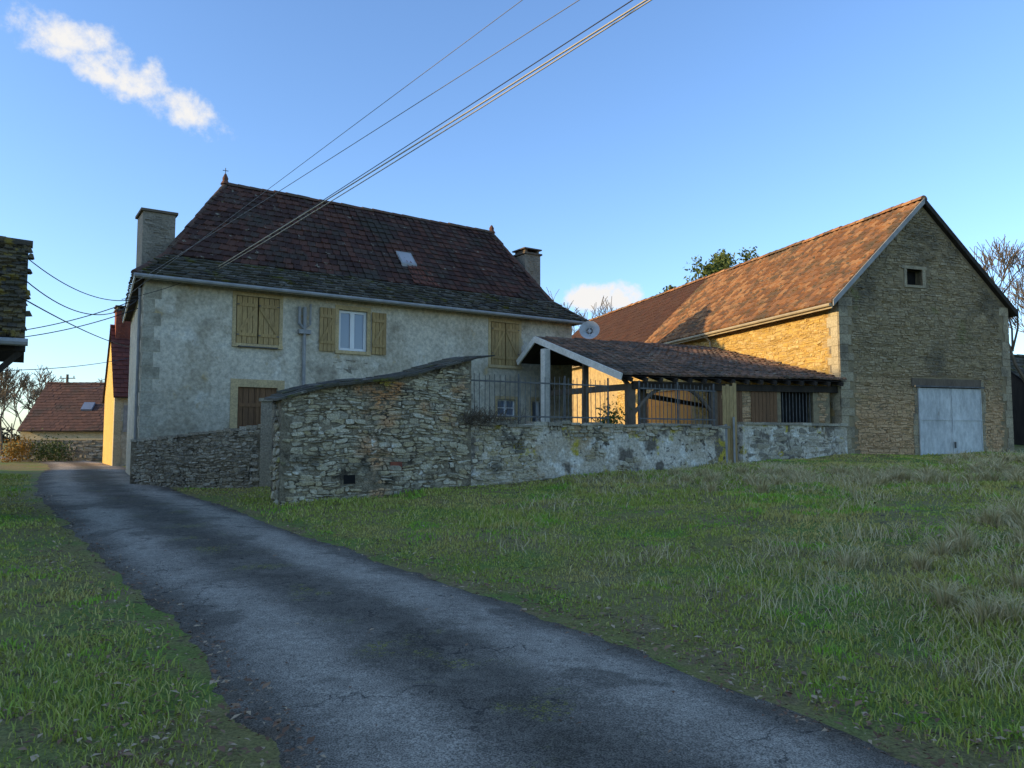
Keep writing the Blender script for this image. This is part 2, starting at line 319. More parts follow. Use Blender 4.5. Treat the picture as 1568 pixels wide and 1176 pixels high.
def tiles(B,bl,br,tr,tl,tw,th,prof='flat',lift=.03,jit=.01,base=0):
    bl,br,tr,tl=map(Vector,(bl,br,tr,tl)); u=(br-bl).normalized()
    n=u.cross((tl+tr)/2-(bl+br)/2).normalized()
    if n.z<0:n=-n
    H=((tl+tr)/2-(bl+br)/2).length; rows=max(1,round(H/th)); sd_=R(0,99)
    for r in range(rows):
        v0,v1=r/rows,(r+1)/rows; ov=.10/rows if r else 0
        l0,r0=bl.lerp(tl,v0-ov),br.lerp(tr,v0-ov); l1,r1=bl.lerp(tl,v1),br.lerp(tr,v1)
        lm,rm=(l0+l1)/2,(r0+r1)/2; uL=(lm-bl).dot(u); uR=(rm-bl).dot(u)
        if uR-uL<.03: continue
        k=math.floor(uL/tw); off=(r%2)*.5*tw if prof=='flat' else 0
        x=k*tw-off
        while x<uR:
            a=max(x,uL); b=min(x+tw,uR); x+=tw
            if b-a<.02: continue
            fa,fb=(a-uL)/(uR-uL),(b-uL)/(uR-uL)
            sag=base+.022*math.sin(a*.9+sd_)*math.sin(v0*3.1)+.012*math.sin(a*2.3+v0*5+sd_)
            dz=R(-jit,jit); dv=R(-jit,jit)*1.5; dz2=R(-jit,jit)*.5
            if prof=='flat': P=[(0,0),(1,0)]
            elif prof=='mech': P=[(0,.022),(.14,.022),(.2,.0),(1,.004)]
            else: P=[(0,.0),(.12,.035),(.38,.05),(.55,.03),(.7,.0),(1,0.0)]
            low=[];top=[];lip=[]
            for (q,o) in P:
                f=fa+(fb-fa)*(.02+q*.96)
                p0=l0.lerp(r0,f); p1=l1.lerp(r1,f)
                vd=(p1-p0).normalized()
                low.append(p0+n*(lift+o+dz+dz2*(q*2-1)+sag+.012)+vd*dv); top.append(p1+n*(o*.9+.012+dz*.3+sag)); lip.append(p0+n*(.003+o*.2+sag)+vd*dv)
            m=len(P); fs=[]
            for i_ in range(m-1):
                fs.append((i_,i_+1,m+i_+1,m+i_)); fs.append((2*m+i_,2*m+i_+1,i_+1,i_))
            B.add(low+top+lip,fs)
def ridge(B,a,b,r=.11,step=.4):
    a,b=Vector(a),Vector(b); L=(b-a).length; n_=max(1,int(L/step))
    for i_ in range(n_):
        p=a.lerp(b,i_/n_); q=a.lerp(b,(i_+1.08)/n_); t_=(q-p).normalized(); x=t_.cross(Vector((0,0,1))).normalized(); y=x.cross(t_)
        vs=[];K=6
        rr=r*R(.93,1.08); dz=Vector((0,0,R(-.012,.016)))
        for P_,rk in((p,rr*1.08),(q,rr*.95)):
            for k in range(K+1):
                an=math.pi*k/K; vs.append(P_+dz+x*math.cos(an)*rk+y*(math.sin(an)*rk-.03))
        fs=[(k,k+1,K+2+k,K+1+k) for k in range(K)]+[tuple(range(K+1))]
        B.add(vs,fs)
def planks(B,F,s0,s1,z0,z1,d0,d1,n_,gap=.006):
    w=(s1-s0)/n_
    for k in range(n_): B.box(F,s0+k*w+gap/2,s0+(k+1)*w-gap/2,d0,d1,z0,z1)

# ------------------------------------------------------------ HOUSE
H=empty('stone_house')
FH=Fr((-9.66,20),d=(.83,.56)); LH=14.3; WH=8.0; ZE=5.85; SK=.75
holes=[(2.35,3.56,4.27,5.68),(5.36,6.27,4.26,5.5),(10.78,11.94,4.12,5.66),(2.45,3.55,.6,3.05),(11.05,11.8,2.38,2.95),(12.5,13.1,.9,2.95)]
B=MB(); wall_holes(B,FH,0,LH,0,ZE,holes)
q=lambda a,b,c,d_:B.quad(a,b,c,d_)
q(FH.p(0,0,0),FH.p(0,0,ZE),FH.p(SK,WH,ZE),FH.p(SK,WH,0)); q(FH.p(LH,0,0),FH.p(LH,WH,0),FH.p(LH,WH,ZE),FH.p(LH,0,ZE)); q(FH.p(SK,WH,0),FH.p(SK,WH,ZE),FH.p(LH,WH,ZE),FH.p(LH,WH,0))
B.obj('plaster_walls',m_plaster,H)
B=MB(); stones(B,FH,0,4.6,.1,1.9,lambda s,z: z<1.15+.35*math.sin(s*1.1)+.2*math.sin(s*4) and not(2.2<s<3.8),keep=.8,prot=(.006,.02))
stones(B,FH,.5,10,1.0,4.6,lambda s,z: math.sin(s*1.7+z*1.1)+math.sin(s*.8-z*2.3)>1.3 and not(2.2<s<3.8) and not (5.2<s<6.5 and z>4),keep=.55,prot=(.001,.007)); B.obj('exposed_rubble',m_stone_g,H)
B=MB()
z=.2;k=0
while z<5.5:
    hh=R(.26,.4); w_=.42 if k%2 else .26; B.box(FH,-.012,w_,-.012,(.26 if k%2 else .42),z,z+hh-.012); z+=hh;k+=1
B.obj('corner_quoins',M('house_quoin',(.48,.42,.31),(.43,.38,.27),2,island=[(.52,.46,.34),(.43,.37,.27)],ifac=.3,patches=[((.30,.26,.18),1.4,.46,.65)],bump=(14,.5,.03),fine=(16,.4)),H)
B=MB()
def surround(B,a,b,c,e,w=.14,p=.015,sill=True):
    B.box(FH,a-w,a,-p,.1,c,e); B.box(FH,b,b+w,-p,.1,c,e); B.box(FH,a-w,b+w,-p,.1,e,e+w*1.1)
    if sill: B.box(FH,a-w,b+w,-p-.05,.1,c-.1,c)
surround(B,5.36,6.27,4.26,5.5,.12); surround(B,2.45,3.55,.6,3.05,.2,sill=False); surround(B,11.05,11.8,2.38,2.95,.1); surround(B,12.5,13.1,.9,2.95,.1,sill=False)
surround(B,2.35,3.56,4.27,5.62,.10); surround(B,10.78,11.94,4.12,5.6,.10)
B.obj('stone_surrounds',m_lime,H)
B=MB()
for (a,b,c,e) in ((2.36,3.55,4.28,5.6),(10.79,11.93,4.13,5.58)):
    mid=(a+b)/2
    planks(B,FH,a,mid-.012,c,e,-.03,.02,4,.014); planks(B,FH,mid+.012,b,c,e,-.03,.02,4,.014)
    for zz in (c+.2,e-.28):
        B.box(FH,a+.03,mid-.03,-.055,-.031,zz,zz+.09); B.box(FH,mid+.03,b-.03,-.055,-.031,zz,zz+.09)
    B.beam(FH.p(a+.05,-.045,c+.3),FH.p(mid-.05,-.045,e-.3),.02,.08); B.beam(FH.p(b-.05,-.045,c+.3),FH.p(mid+.05,-.045,e-.3),.02,.08)
for (a,b) in ((4.74,5.22),(6.41,6.89)):
    planks(B,FH,a,b,4.2,5.5,-.07,-.03,4,.014)
    for zz in (4.42,5.2): B.box(FH,a+.02,b-.02,-.095,-.071,zz,zz+.09)
    B.beam(FH.p(a+.05,-.085,4.5),FH.p(b-.05,-.085,5.2),.02,.08)
B.obj('shutters',m_shutter,H)
B=MB()
for a in (2.36,2.955,3.48,10.79,11.86):
    for zz in (4.5,5.35): B.box(FH,a,a+.07,-.062,-.056,zz,zz+.03)
B.box(FH,2.4,3.5,-.16,-.14,4.16,4.19); B.box(FH,2.4,2.42,-.16,0,4.16,4.19); B.box(FH,3.48,3.5,-.16,0,4.16,4.19)
B.obj('shutter_ironwork',m_iron,H)
B=MB()
def win(B,a,b,c,e,t=.06,d=.08,bars=()):
    B.box(FH,a,a+t,d,d+.06,c,e);B.box(FH,b-t,b,d,d+.06,c,e);B.box(FH,a+t,b-t,d,d+.06,c,c+t);B.box(FH,a+t,b-t,d,d+.06,e-t,e)
    m_=(a+b)/2; B.box(FH,m_-t*.8,m_+t*.8,d-.01,d+.06,c+t,e-t)
    for k in bars: zz=c+(e-c)*k; B.box(FH,a+t,m_-t*.8,d+.01,d+.04,zz-.015,zz+.015);B.box(FH,m_+t*.8,b-t,d+.01,d+.04,zz-.015,zz+.015)
win(B,5.36,6.27,4.26,5.5,.085); win(B,11.05,11.8,2.38,2.95,.045,bars=(.5,)); win(B,12.5,13.1,1.9,2.95,.05)
B.obj('window_frames',m_pvc,H)
B=MB(); 
for (a,b,c,e) in ((5.4,6.23,4.3,5.46),(11.08,11.77,2.4,2.92),(12.53,13.07,1.9,2.9)): B.quad(FH.p(a,.11,c),FH.p(b,.11,c),FH.p(b,.11,e),FH.p(a,.11,e))
B.obj('window_panes',m_glass,H)
B=MB()
planks(B,FH,2.45,3.55,.6,3.05,.06,.11,7,.012); B.box(FH,2.97,3.03,.04,.06,.6,3.05); B.box(FH,2.5,3.5,.035,.058,2.5,2.6)
planks(B,FH,12.5,13.1,.9,1.88,.06,.11,4)
B.obj('wooden_door',m_door,H)
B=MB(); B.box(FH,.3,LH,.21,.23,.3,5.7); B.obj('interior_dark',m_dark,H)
# roof
ring0=[FH.p(-.32,-.42,5.86),FH.p(LH+.42,-.42,5.86),FH.p(LH+.42,WH+.42,5.86),FH.p(SK-.22,WH+.42,5.86)]
ring1=[FH.p(.62,.9,6.72),FH.p(LH-.22,.9,6.72),FH.p(LH-.22,WH-.9,6.72),FH.p(SK+.5,WH-.9,6.72)]
rl,rr_=FH.p(2.9,4,10.0),FH.p(13.35,4,9.95)
B=MB();B2=MB()
for i_ in range(4):
    j=(i_+1)%4
    tiles(B2,ring0[i_],ring0[j],ring1[j],ring1[i_],.24,.2,'flat',.045,.022)
tiles(B,ring1[0],ring1[1],rr_,rl,.26,.30,'mech',.035,.013); tiles(B,ring1[2],ring1[3],rl,rr_,.24,.5,'flat',.035,.01)
tiles(B,ring1[3],ring1[0],rl,rl,.24,.235,'flat',.035,.014); tiles(B,ring1[1],ring1[2],rr_,rr_,.24,.235,'flat',.035,.014)
B.obj('roof_tiles',m_htile,H); B2.obj('eave_stone_tiles',m_lauze,H)
def rp(s_,d_,o): return FH.p(s_,d_,6.72+(d_-.9)*(3.28/3.1)+o)
B=MB(); tiles(B,rp(8.3,.95,0),rp(9.3,.95,0),rp(9.15,1.95,0),rp(8.45,1.95,0),.26,.30,'mech',.035,.01,base=.025); B.obj('replacement_tiles',m_newtile,H)
B=MB()
dn=lambda p,k=.05:(p[0],p[1],p[2]-k)
for i_ in range(4):
    j=(i_+1)%4; B.quad(dn(ring0[i_]),dn(ring0[j]),dn(ring1[j]),dn(ring1[i_]))
B.quad(dn(ring1[0]),dn(ring1[1]),dn(rr_),dn(rl));B.quad(dn(ring1[2]),dn(ring1[3]),dn(rl),dn(rr_));B.quad(dn(ring1[3]),dn(ring1[0]),dn(rl));B.quad(dn(ring1[1]),dn(ring1[2]),dn(rr_))
B.obj('roof_deck',m_wood_d,H)
B=MB(); ridge(B,rl,rr_,.12)
for a,b in ((ring1[0],rl),(ring1[3],rl),(ring1[1],rr_),(ring1[2],rr_),(ring0[0],ring1[0]),(ring0[1],ring1[1])): ridge(B,a,b,.09)
for p,hh in((rl,.36),(rr_,.32)):
    p=Vector(p); B.tube([p,p+Vector((0,0,.12)),p+Vector((0,0,.2)),p+Vector((0,0,hh))],[.16,.09,.10,.03],8)
B.obj('ridge_and_finials',M('ridge_tile',(.14,.065,.042),(.09,.055,.038),2,island=[(.18,.08,.048),(.09,.055,.042),(.13,.10,.065)],ifac=.5,bump=(20,.5,.02)),H)
B=MB(); p=Vector(rl)+Vector((0,0,.34)); B.beam(p,p+Vector((0,0,.22)),.018); B.beam(p+Vector((-.08,-.045,.13)),p+Vector((.08,.045,.13)),.018); B.obj('ridge_cross',m_iron,H)
B=MB(); B.box(FH,-.3,LH+.4,-.40,-.36,5.74,5.83); B.beam(FH.p(-.29,-.36,5.775),FH.p(SK-.2,WH+.36,5.775),.04,.11)
B.obj('eave_fascia_board',m_white,H)
B=MB(); B.box(FH,-.28,LH+.38,-.36,0.0,5.80,5.82); B.quad(FH.p(-.28,0,5.81),FH.p(0,0,5.81),FH.p(SK,WH,5.81),FH.p(SK-.2,WH,5.81)); B.obj('eave_soffit',m_wood_d,H)
B=MB(); B.tube([FH.p(-.32,-.46,5.80),FH.p(LH+.4,-.46,5.80)],.055,8)
B.tube([FH.p(4.28,-.08,5.45),FH.p(4.28,-.08,2.2)],.055,8); B.tube([FH.p(4.12,-.09,5.45),FH.p(4.12,-.09,4.95),FH.p(4.28,-.1,4.8)],.045,8)
B.tube([FH.p(4.45,-.09,5.55),FH.p(4.45,-.09,4.95),FH.p(4.28,-.1,4.8)],.03,8); B.box(FH,4.1,4.46,-.16,-.0,4.66,4.78)
B.tube([FH.p(-.06,.3,5.6),FH.p(-.06,.3,.5)],.04,8)
B.obj('gutter_and_downpipe',m_zinc,H)
B=MB(); B.hexa([rp(8.2,1.6,.02),rp(8.78,1.6,.02),rp(8.78,2.1,.02),rp(8.2,2.1,.02),rp(8.2,1.6,.13),rp(8.78,1.6,.13),rp(8.78,2.1,.13),rp(8.2,2.1,.13)]); B.obj('skylight_frame',m_zinc,H)
B=MB(); B.quad(rp(8.25,1.65,.134),rp(8.73,1.65,.134),rp(8.73,2.05,.134),rp(8.25,2.05,.134)); B.obj('skylight_pane',M('skylight_glass',(.44,.40,.38),(.38,.35,.33),3,bump=None,rough=.3,spec=.4),H)
# chimneys
def chimney(a,b,c,e,z0,z1,F=FH,par=H,mat=m_brick,slab=True):
    B=MB(); B.box(F,a,b,c,e,z0,z1)
    for (FF,w_) in ((Fr(F.p(a,c,0)[:2],d=F.e),b-a),):
        stones(B,FF,0,w_,z0,z1,lambda s,z:0<s<w_ and z<z1-.02,h=(.07,.12),w=(.15,.3),prot=(.004,.012),wob=0)
    B.obj('chimney_stack',mat,par)
    B=MB(); B.box(F,a-.06,b+.06,c-.06,e+.06,z1,z1+.07)
    if slab:
        B.box(F,a+.04,a+.14,c+.04,e-.04,z1+.07,z1+.2);B.box(F,b-.14,b-.04,c+.04,e-.04,z1+.07,z1+.2);B.box(F,a-.05,b+.05,c-.05,e+.05,z1+.2,z1+.25)
    B.obj('chimney_cap',m_wood,par)
chimney(.1,.95,1.4,2.4,5.9,8.0,slab=False); chimney(14.1,14.85,2.7,3.5,5,8.95)
# dish
D=MB(); c=Vector((2.75,27.05,5.4)); ax=Vector((-.15,-1,.35)).normalized(); x=ax.cross(Vector((0,0,1))).normalized(); y=x.cross(ax)
vs=[c];K=20;fs=[]
for r_ in (.12,.24,.36):
    for k in range(K): a=2*math.pi*k/K; vs.append(c+(x*math.cos(a)+y*math.sin(a))*r_+ax*(r_*r_*.9))
for k in range(K):
    fs.append((0,1+k,1+(k+1)%K))
    for g in (0,1): fs.append((1+g*K+k,1+g*K+(k+1)%K,1+(g+1)*K+(k+1)%K,1+(g+1)*K+k))
D.add(vs,fs); D.tube([c-y*.33,c+ax*.4],.015); D.tube([c,c-ax*.15,c-ax*.2-y*.5],.02); D.obj('satellite_dish',M('dish_grey',(.5,.48,.45),(.42,.41,.38),4,bump=None),None,True)

# ------------------------------------------------------------ BARN
BN=empty('stone_barn')
B0=(10.28,24.0); FG=Fr(B0,d=(.953,.302)); WG=7.0; AP=3.45; ZB=6.05; ZA=9.35; LB=28
g=FG
door=(3.1,5.55,.5,3.3); wn=(2.73,3.38,6.62,7.15)
B=MB(); wall_holes(B,g,0,WG,.4,ZB,[door],.25)
def rx(z): f=(z-ZB)/(ZA-ZB); return AP*f, WG-(WG-AP)*f
def trap(z0,z1,a0=None,a1=None,b0=None,b1=None):
    l0,r0=rx(z0);l1,r1=rx(z1)
    l0=a0 if a0 is not None else l0; l1=a0 if a0 is not None else l1; r0=b0 if b0 is not None else r0; r1=b0 if b0 is not None else r1
    B.quad(g.p(l0,0,z0),g.p(r0,0,z0),g.p(r1,0,z1),g.p(l1,0,z1))
trap(ZB,wn[2]); trap(wn[2],wn[3],b0=wn[0]); trap(wn[2],wn[3],a0=wn[1]); l,r=rx(wn[3]); B.quad(g.p(l,0,wn[3]),g.p(r,0,wn[3]),g.p(AP,0,ZA))
for a in (wn[0],wn[1]): B.quad(g.p(a,0,wn[2]),g.p(a,.3,wn[2]),g.p(a,.3,wn[3]),g.p(a,0,wn[3]))
for z_ in (wn[2],wn[3]): B.quad(g.p(wn[0],0,z_),g.p(wn[1],0,z_),g.p(wn[1],.3,z_),g.p(wn[0],.3,z_))
B.quad(g.p(WG,0,.4),g.p(WG,LB,.4),g.p(WG,LB,ZB),g.p(WG,0,ZB)); B.quad(g.p(0,LB,.4),g.p(WG,LB,.4),g.p(WG,LB,ZB),g.p(AP,LB,ZA),g.p(0,LB,ZB))
B.obj('gable_mortar',M('gable_mortar',(.32,.24,.13),(.22,.17,.10),3,bump=(30,.6,.03)),BN)
def ins(s_,z_):
    l,r=(0.02,WG-.02) if z_<ZB else rx(z_)
    if not(l+.03<s_<r-.03): return False
    if door[0]-.05<s_<door[1]+.05 and z_<door[3]+.3: return False
    if wn[0]-.12<s_<wn[1]+.12 and wn[2]-.1<z_<wn[3]+.12: return False
    if s_<.45 and z_<ZB: return False
    if s_>WG-.3 and z_<ZB: return False
    return z_<ZA-.1
B=MB(); stones(B,g,0,WG,.7,ZA,ins,h=(.045,.11),w=(.09,.34),prot=(.004,.03),jt=.45,gap=.006,wob=.02); B.obj('gable_stones',m_stone_b,BN)
B=MB(); z=.7;k=0
while z<ZB-.2:
    hh=R(.24,.36); a=(.46 if k%2 else .28)+R(-.04,.05)
    B.box(g,-.02,a,-.03,(.28 if k%2 else .44),z,z+hh-.012)
    a=R(.16,.4)
    B.box(g,WG-a,WG+.02,-.025,.3,z,z+hh-.012); z+=hh;k+=1
B.box(g,wn[0]-.10,wn[0],-.03,.2,wn[2],wn[3]);B.box(g,wn[1],wn[1]+.12,-.03,.2,wn[2],wn[3]);B.box(g,wn[0]-.2,wn[1]+.18,-.035,.2,wn[3],wn[3]+.10);B.box(g,wn[0]-.12,wn[1]+.12,-.04,.2,wn[2]-.08,wn[2])
for zz in np.arange(1.0,3.2,.36):
    B.box(g,door[0]-.34+R(0,.12),door[0],-.03,.2,zz,zz+.345); B.box(g,door[1],door[1]+.34-R(0,.12),-.03,.2,zz,zz+.345)
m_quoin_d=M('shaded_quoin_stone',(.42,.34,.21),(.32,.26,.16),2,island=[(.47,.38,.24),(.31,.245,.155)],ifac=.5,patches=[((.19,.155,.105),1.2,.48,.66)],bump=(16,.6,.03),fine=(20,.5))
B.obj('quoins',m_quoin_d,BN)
B=MB(); B.box(g,wn[0],wn[1],.28,.3,wn[2],wn[3]); B.box(g,door[0],door[1],.2,.25,.6,door[3]); B.obj('dark_openings',m_dark,BN)
B=MB(); B.box(g,door[0]-.35,door[1]+.1,-.05,.2,door[3],door[3]+.26); B.obj('door_lintel_beam',m_wood,BN)
B=MB()
mid=(door[0]+door[1])/2
for (a,b) in ((door[0]-.12,mid-.012),(mid+.012,door[1]+.05)):
    nn_=16; w_=(b-a)/nn_
    for k in range(nn_):   # shallow corrugation
        x0,x1=a+k*w_,a+(k+1)*w_; y0=-.062-.008*(k%2); y1=-.062-.008*((k+1)%2)
        B.quad(g.p(x0,y0,1.08),g.p(x1,y1,1.08),g.p(x1,y1,3.25),g.p(x0,y0,3.25))
    B.box(g,a,b,-.05,-.03,1.08,3.25)
    for zz in (2.2,): B.box(g,a,b,-.085,-.072,zz,zz+.05)
    B.box(g,a,a+.03,-.08,-.03,1.08,3.25); B.box(g,b-.03,b,-.08,-.03,1.08,3.25)
B.obj('metal_sheet_doors',m_metal,BN)
B=MB(); B.beam(g.p(door[0]-.3,-.12,3.3),g.p(door[1]+.15,-.12,3.3),.05); B.box(g,mid+.03,mid+.07,-.14,-.10,1.3,1.5); B.obj('door_rail',m_iron,BN)
# long wall
FL=Fr(FG.p(0,LB,0)[:2],d=(.302,-.953))
od=(LB-13.0,LB-8.9,.8,3.75)
B=MB(); wall_holes(B,FL,0,LB,.4,ZB,[od],.2); B.obj('long_wall_mortar',m_mortar_o,BN)
B=MB(); stones(B,FL,LB-16,LB-.3,2.6,ZB,lambda s_,z_: s_<LB-.46 and z_<ZB-.02 and not(od[0]-.1<s_<od[1]+.1 and z_<od[3]+.2),h=(.05,.12),w=(.10,.38),prot=(.004,.024),jt=.5,gap=.006); B.obj('long_wall_stones',m_stone_o,BN)
B=MB(); z=2.5;k=0
while z<ZB-.1:
    hh=R(.24,.36); a=.5 if k%2 else .32
    B.box(FL,LB-a-.02,LB-.035,-.03,.1,z,z+hh-.012); z+=hh;k+=1
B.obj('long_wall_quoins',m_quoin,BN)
B=MB(); planks(B,FL,od[0],od[1],od[2],od[3],.08,.13,22,.012); B.box(FL,od[0],od[1],.05,.078,3.1,3.25); B.box(FL,od[0],od[1],.05,.078,1.5,1.65); B.obj('orange_door',m_orange,BN)
# roof
ov=.32; sl=(ZA-ZB)/AP; slr=(ZA-ZB)/(WG-AP)
def rpt(s_,d_,o=0): return g.p(s_,d_,(ZB+.12+s_*sl if s_<=AP else ZB+.12+(WG-s_)*slr)+o)
sp_=12.9
B=MB(); tiles(B,rpt(-ov,sp_),rpt(-ov,-.14),rpt(AP,-.14),rpt(AP,sp_),.26,.34,'pan',.035,.010)
tiles(B,rpt(WG+ov,-.14),rpt(WG+ov,LB),rpt(AP,LB),rpt(AP,-.14),.26,.34,'pan',.035,.008); B.obj('roof_tiles',m_btile,BN)
B=MB(); tiles(B,rpt(-ov,LB+.2),rpt(-ov,sp_+.02),rpt(AP,sp_+.02),rpt(AP,LB+.2),.26,.34,'pan',.035,.012); B.obj('far_roof_tiles',m_btile2,BN)  # far stretch of the roof uses a darker brown tile
B=MB(); ridge(B,rpt(AP,-.14,.04),rpt(AP,LB,.04),.13,.42); B.obj('ridge_tiles',m_btile,BN)
B=MB()
for (a,b) in ((-ov,AP),(WG+ov,AP)):
    v=[rpt(a,-.12,-.09),rpt(b,-.12,-.09),rpt(b,LB,-.09),rpt(a,LB,-.09)]; v+=[(p[0],p[1],p[2]+.05) for p in v]; B.hexa(v)
B.obj('roof_deck',m_wood_d,BN)
for a,b,nm,mm in ((-ov,AP,'verge_mortar_band',m_zinc),(WG+ov,AP,'verge_board',m_wood_d)):
    B=MB(); v=[rpt(a,-.17,-.12),rpt(b,-.17,-.12),rpt(b,-.13,-.12),rpt(a,-.13,-.12)]; v+=[(p[0],p[1],p[2]+.19) for p in v]; B.hexa(v); B.obj(nm,mm,BN)
B=MB(); B.box(g,-ov-.02,-ov+.02,-.1,LB,5.68,5.80); B.obj('eave_board',m_wood_l,BN)
B=MB(); B.tube([g.p(-ov-.07,-.1,5.79),g.p(-ov-.07,LB,5.79)],.055,8); B.tube([g.p(-ov-.07,7.2,5.76),g.p(-.12,7.2,5.5),g.p(-.1,7.2,4.6)],.04,8); B.obj('barn_gutter',m_wood_l,BN)

# ------------------------------------------------------------ front wall, oven shed, railing
FW=Fr((-4.5,15.0),d=(.866,.5)); LW=11.9
SH=empty('rubble_stone_shed')
SL=4.15; SD=.75
sht=lambda s_:2.40+s_*.225+.05*math.sin(s_*1.9)
B=MB()
zb=-.1
for k in range(10):
    a=SL*k/10;b=SL*(k+1)/10
    B.hexa([FW.p(a,0,zb),FW.p(b,0,zb),FW.p(b,SD,zb),FW.p(a,SD,zb),FW.p(a,0,sht(a)),FW.p(b,0,sht(b)),FW.p(b,SD,sht(b)),FW.p(a,SD,sht(a))])
B.obj('shed_core',m_mortar_dark,SH)
B=MB()
hole=lambda s_,z_: (1.28<s_<1.50 and .70<z_<.86) or (2.28<s_<2.50 and .92<z_<1.10)
stones(B,FW,0,SL,.1,3.4,lambda s_,z_: 0.0<s_<SL and z_<sht(s_)-.02 and not hole(s_,z_),h=(.04,.115),w=(.07,.34),prot=(-.004,.045),wob=.035,ring=8,gap=.004,jt=.5,keep=.97)
FS=Fr(FW.p(0,SD,0)[:2],d=(FW.e[1],-FW.e[0])); FR=Fr(FW.p(SL,0,0)[:2],d=(-FW.e[1],FW.e[0]))
stones(B,FS,0,SD,.1,2.4,lambda s_,z_:0<s_<SD and z_<2.38,h=(.08,.2),w=(.12,.4),prot=(.015,.05),ring=8,jt=.6)
stones(B,FR,0,SD,.6,3.3,lambda s_,z_:0<s_<SD and z_<3.28,h=(.06,.13),w=(.12,.36),prot=(.01,.04),ring=8)
B.obj('shed_stones',m_stone,SH)
B=MB(); B.box(FW,2.26,2.52,-.02,.01,.90,1.12); B.obj('terracotta_vent',m_redbrick,SH)
B=MB(); B.box(FW,1.27,1.51,-.004,.012,.69,.87); B.obj('drain_hole',m_dark,SH)
B=MB()
for lay in range(3):
    s_=-.14+lay*.12
    while s_<SL+.1-lay*.1:
        w_=R(.16,.42); dd=(-.17+lay*.22+R(-.04,.03),SD+.12)
        z0=sht(s_)+.0+lay*.03+R(0,.02); z1=sht(s_+w_)-.0+lay*.03+R(-.01,.015)
        v=[FW.p(s_,dd[0]+R(-.02,.03),z0-.04),FW.p(s_+w_+.03,dd[0]+R(-.02,.03),z1-.03),FW.p(s_+w_+.03,dd[1],z1+.03),FW.p(s_,dd[1],z0+.03)]
        t_=R(.025,.05); v+=[(p[0],p[1],p[2]+t_) for p in v]; B.hexa(v); s_+=w_
B.obj('shed_roof_slabs',m_lauze,SH)

GW=empty('courtyard_wall')
B=MB()
segs=24; top=lambda s_:1.95+.03*math.sin(s_*2.1)+.02*math.sin(s_*7)
for k in range(segs):
    a=SL+(LW-SL)*k/segs; b=SL+(LW-SL)*(k+1)/segs
    B.hexa([FW.p(a,0,0),FW.p(b,0,0),FW.p(b,.4,0),FW.p(a,.4,0),FW.p(a,.02,top(a)),FW.p(b,.02,top(b)),FW.p(b,.38,top(b)),FW.p(a,.38,top(a))])
B.obj('rendered_core',m_render,GW)
B=MB()
def ins2(s_,z_):
    if not(SL<s_<LW and z_<top(s_)-.03): return False
    lim=5.5+.5*math.sin(z_*5)+ (1.0 if z_<1.25 else 0)
    return s_<lim or (z_>1.66+.14*math.sin(s_*3.3)) or (s_<9.4 and math.sin(s_*2.1+z_*3)+math.sin(s_*4.4-z_*5)>.5) or math.sin(s_*2.1+z_*3)+math.sin(s_*4.4-z_*5)>1.35
stones(B,FW,SL,LW,.3,2.0,ins2,h=(.045,.12),w=(.07,.32),prot=(-.004,.035),wob=.03,ring=8,keep=.9,jt=.5,gap=.005); B.obj('exposed_stones',m_stone,GW)
B=MB(); s_=SL
while s_<LW: w_=R(.2,.5); B.box(FW,s_,s_+w_-.01,-.03+R(-.03,.02),.42,top(s_)-.04,top(s_)+R(.0,.06)); s_+=w_
B.obj('coping',m_stone_g,GW)
GW2=empty('low_stone_wall')
a2=(6.35,21.15); b2=g.p(.1,-.12,0)[:2]; F2=Fr(a2,d=(b2[0]-a2[0],b2[1]-a2[1])); L2=math.hypot(b2[0]-a2[0],b2[1]-a2[1])
B=MB(); B.box(F2,0,L2,.02,.38,.3,2.0); B.obj('core',m_render,GW2)
B=MB(); stones(B,F2,0,L2,.6,2.02,lambda s_,z_:0<s_<L2 and z_<1.98,h=(.08,.2),w=(.15,.55),prot=(-.01,.02),keep=.8,ring=8,d=.02,jt=.6); B.obj('stones',m_stone_g,GW2)
B=MB(); s_=0
while s_<L2: w_=R(.3,.7); B.box(F2,s_,min(L2,s_+w_)-.01,-.03+R(-.02,.02),.43,1.99,2.05+R(0,.03)); s_+=w_
B.obj('coping',m_stone_g,GW2)
# railing
RL=empty('iron_railing')
B=MB()
for (a,b,zt) in ((SL+.05,8.1,3.0),(9.1,11.75,2.98)):
    s_=a
    while s_<b: 
        B.beam(FW.p(s_,.2,1.95),FW.p(s_+R(-.015,.015),.2,zt+.06+R(-.03,.03)),.016); s_+=.135+R(-.01,.01)
    for zz in (2.12,zt-.08): B.beam(FW.p(a,.2,zz),FW.p(b,.2,zz),.03,.035)
    k=a
    while k<b+.1: B.beam(FW.p(k,.22,1.95),FW.p(k,.22,zt+.12),.04); k+=1.3
B.obj('bars',m_iron,RL)
# plank gate
PG=empty('wooden_plank_gate'); B=MB()
FP=Fr(FW.p(LW+.02,.1,0)[:2],d=(.93,.36))
for k in range(4): B.box(FP,k*.115,k*.115+.105,0,.03,.8,3.15-R(0,.12))
B.box(FP,0,.45,.031,.06,1.4,1.5);B.box(FP,0,.45,.031,.06,2.7,2.8); B.obj('planks',m_shutter,PG)
B=MB(); B.beam(FP.p(.04,-.06,.8),FP.p(.04,-.06,2.0),.06); B.beam(FP.p(.3,-.06,.8),FP.p(.3,-.06,2.2),.05); B.obj('gate_posts',m_zinc,PG)

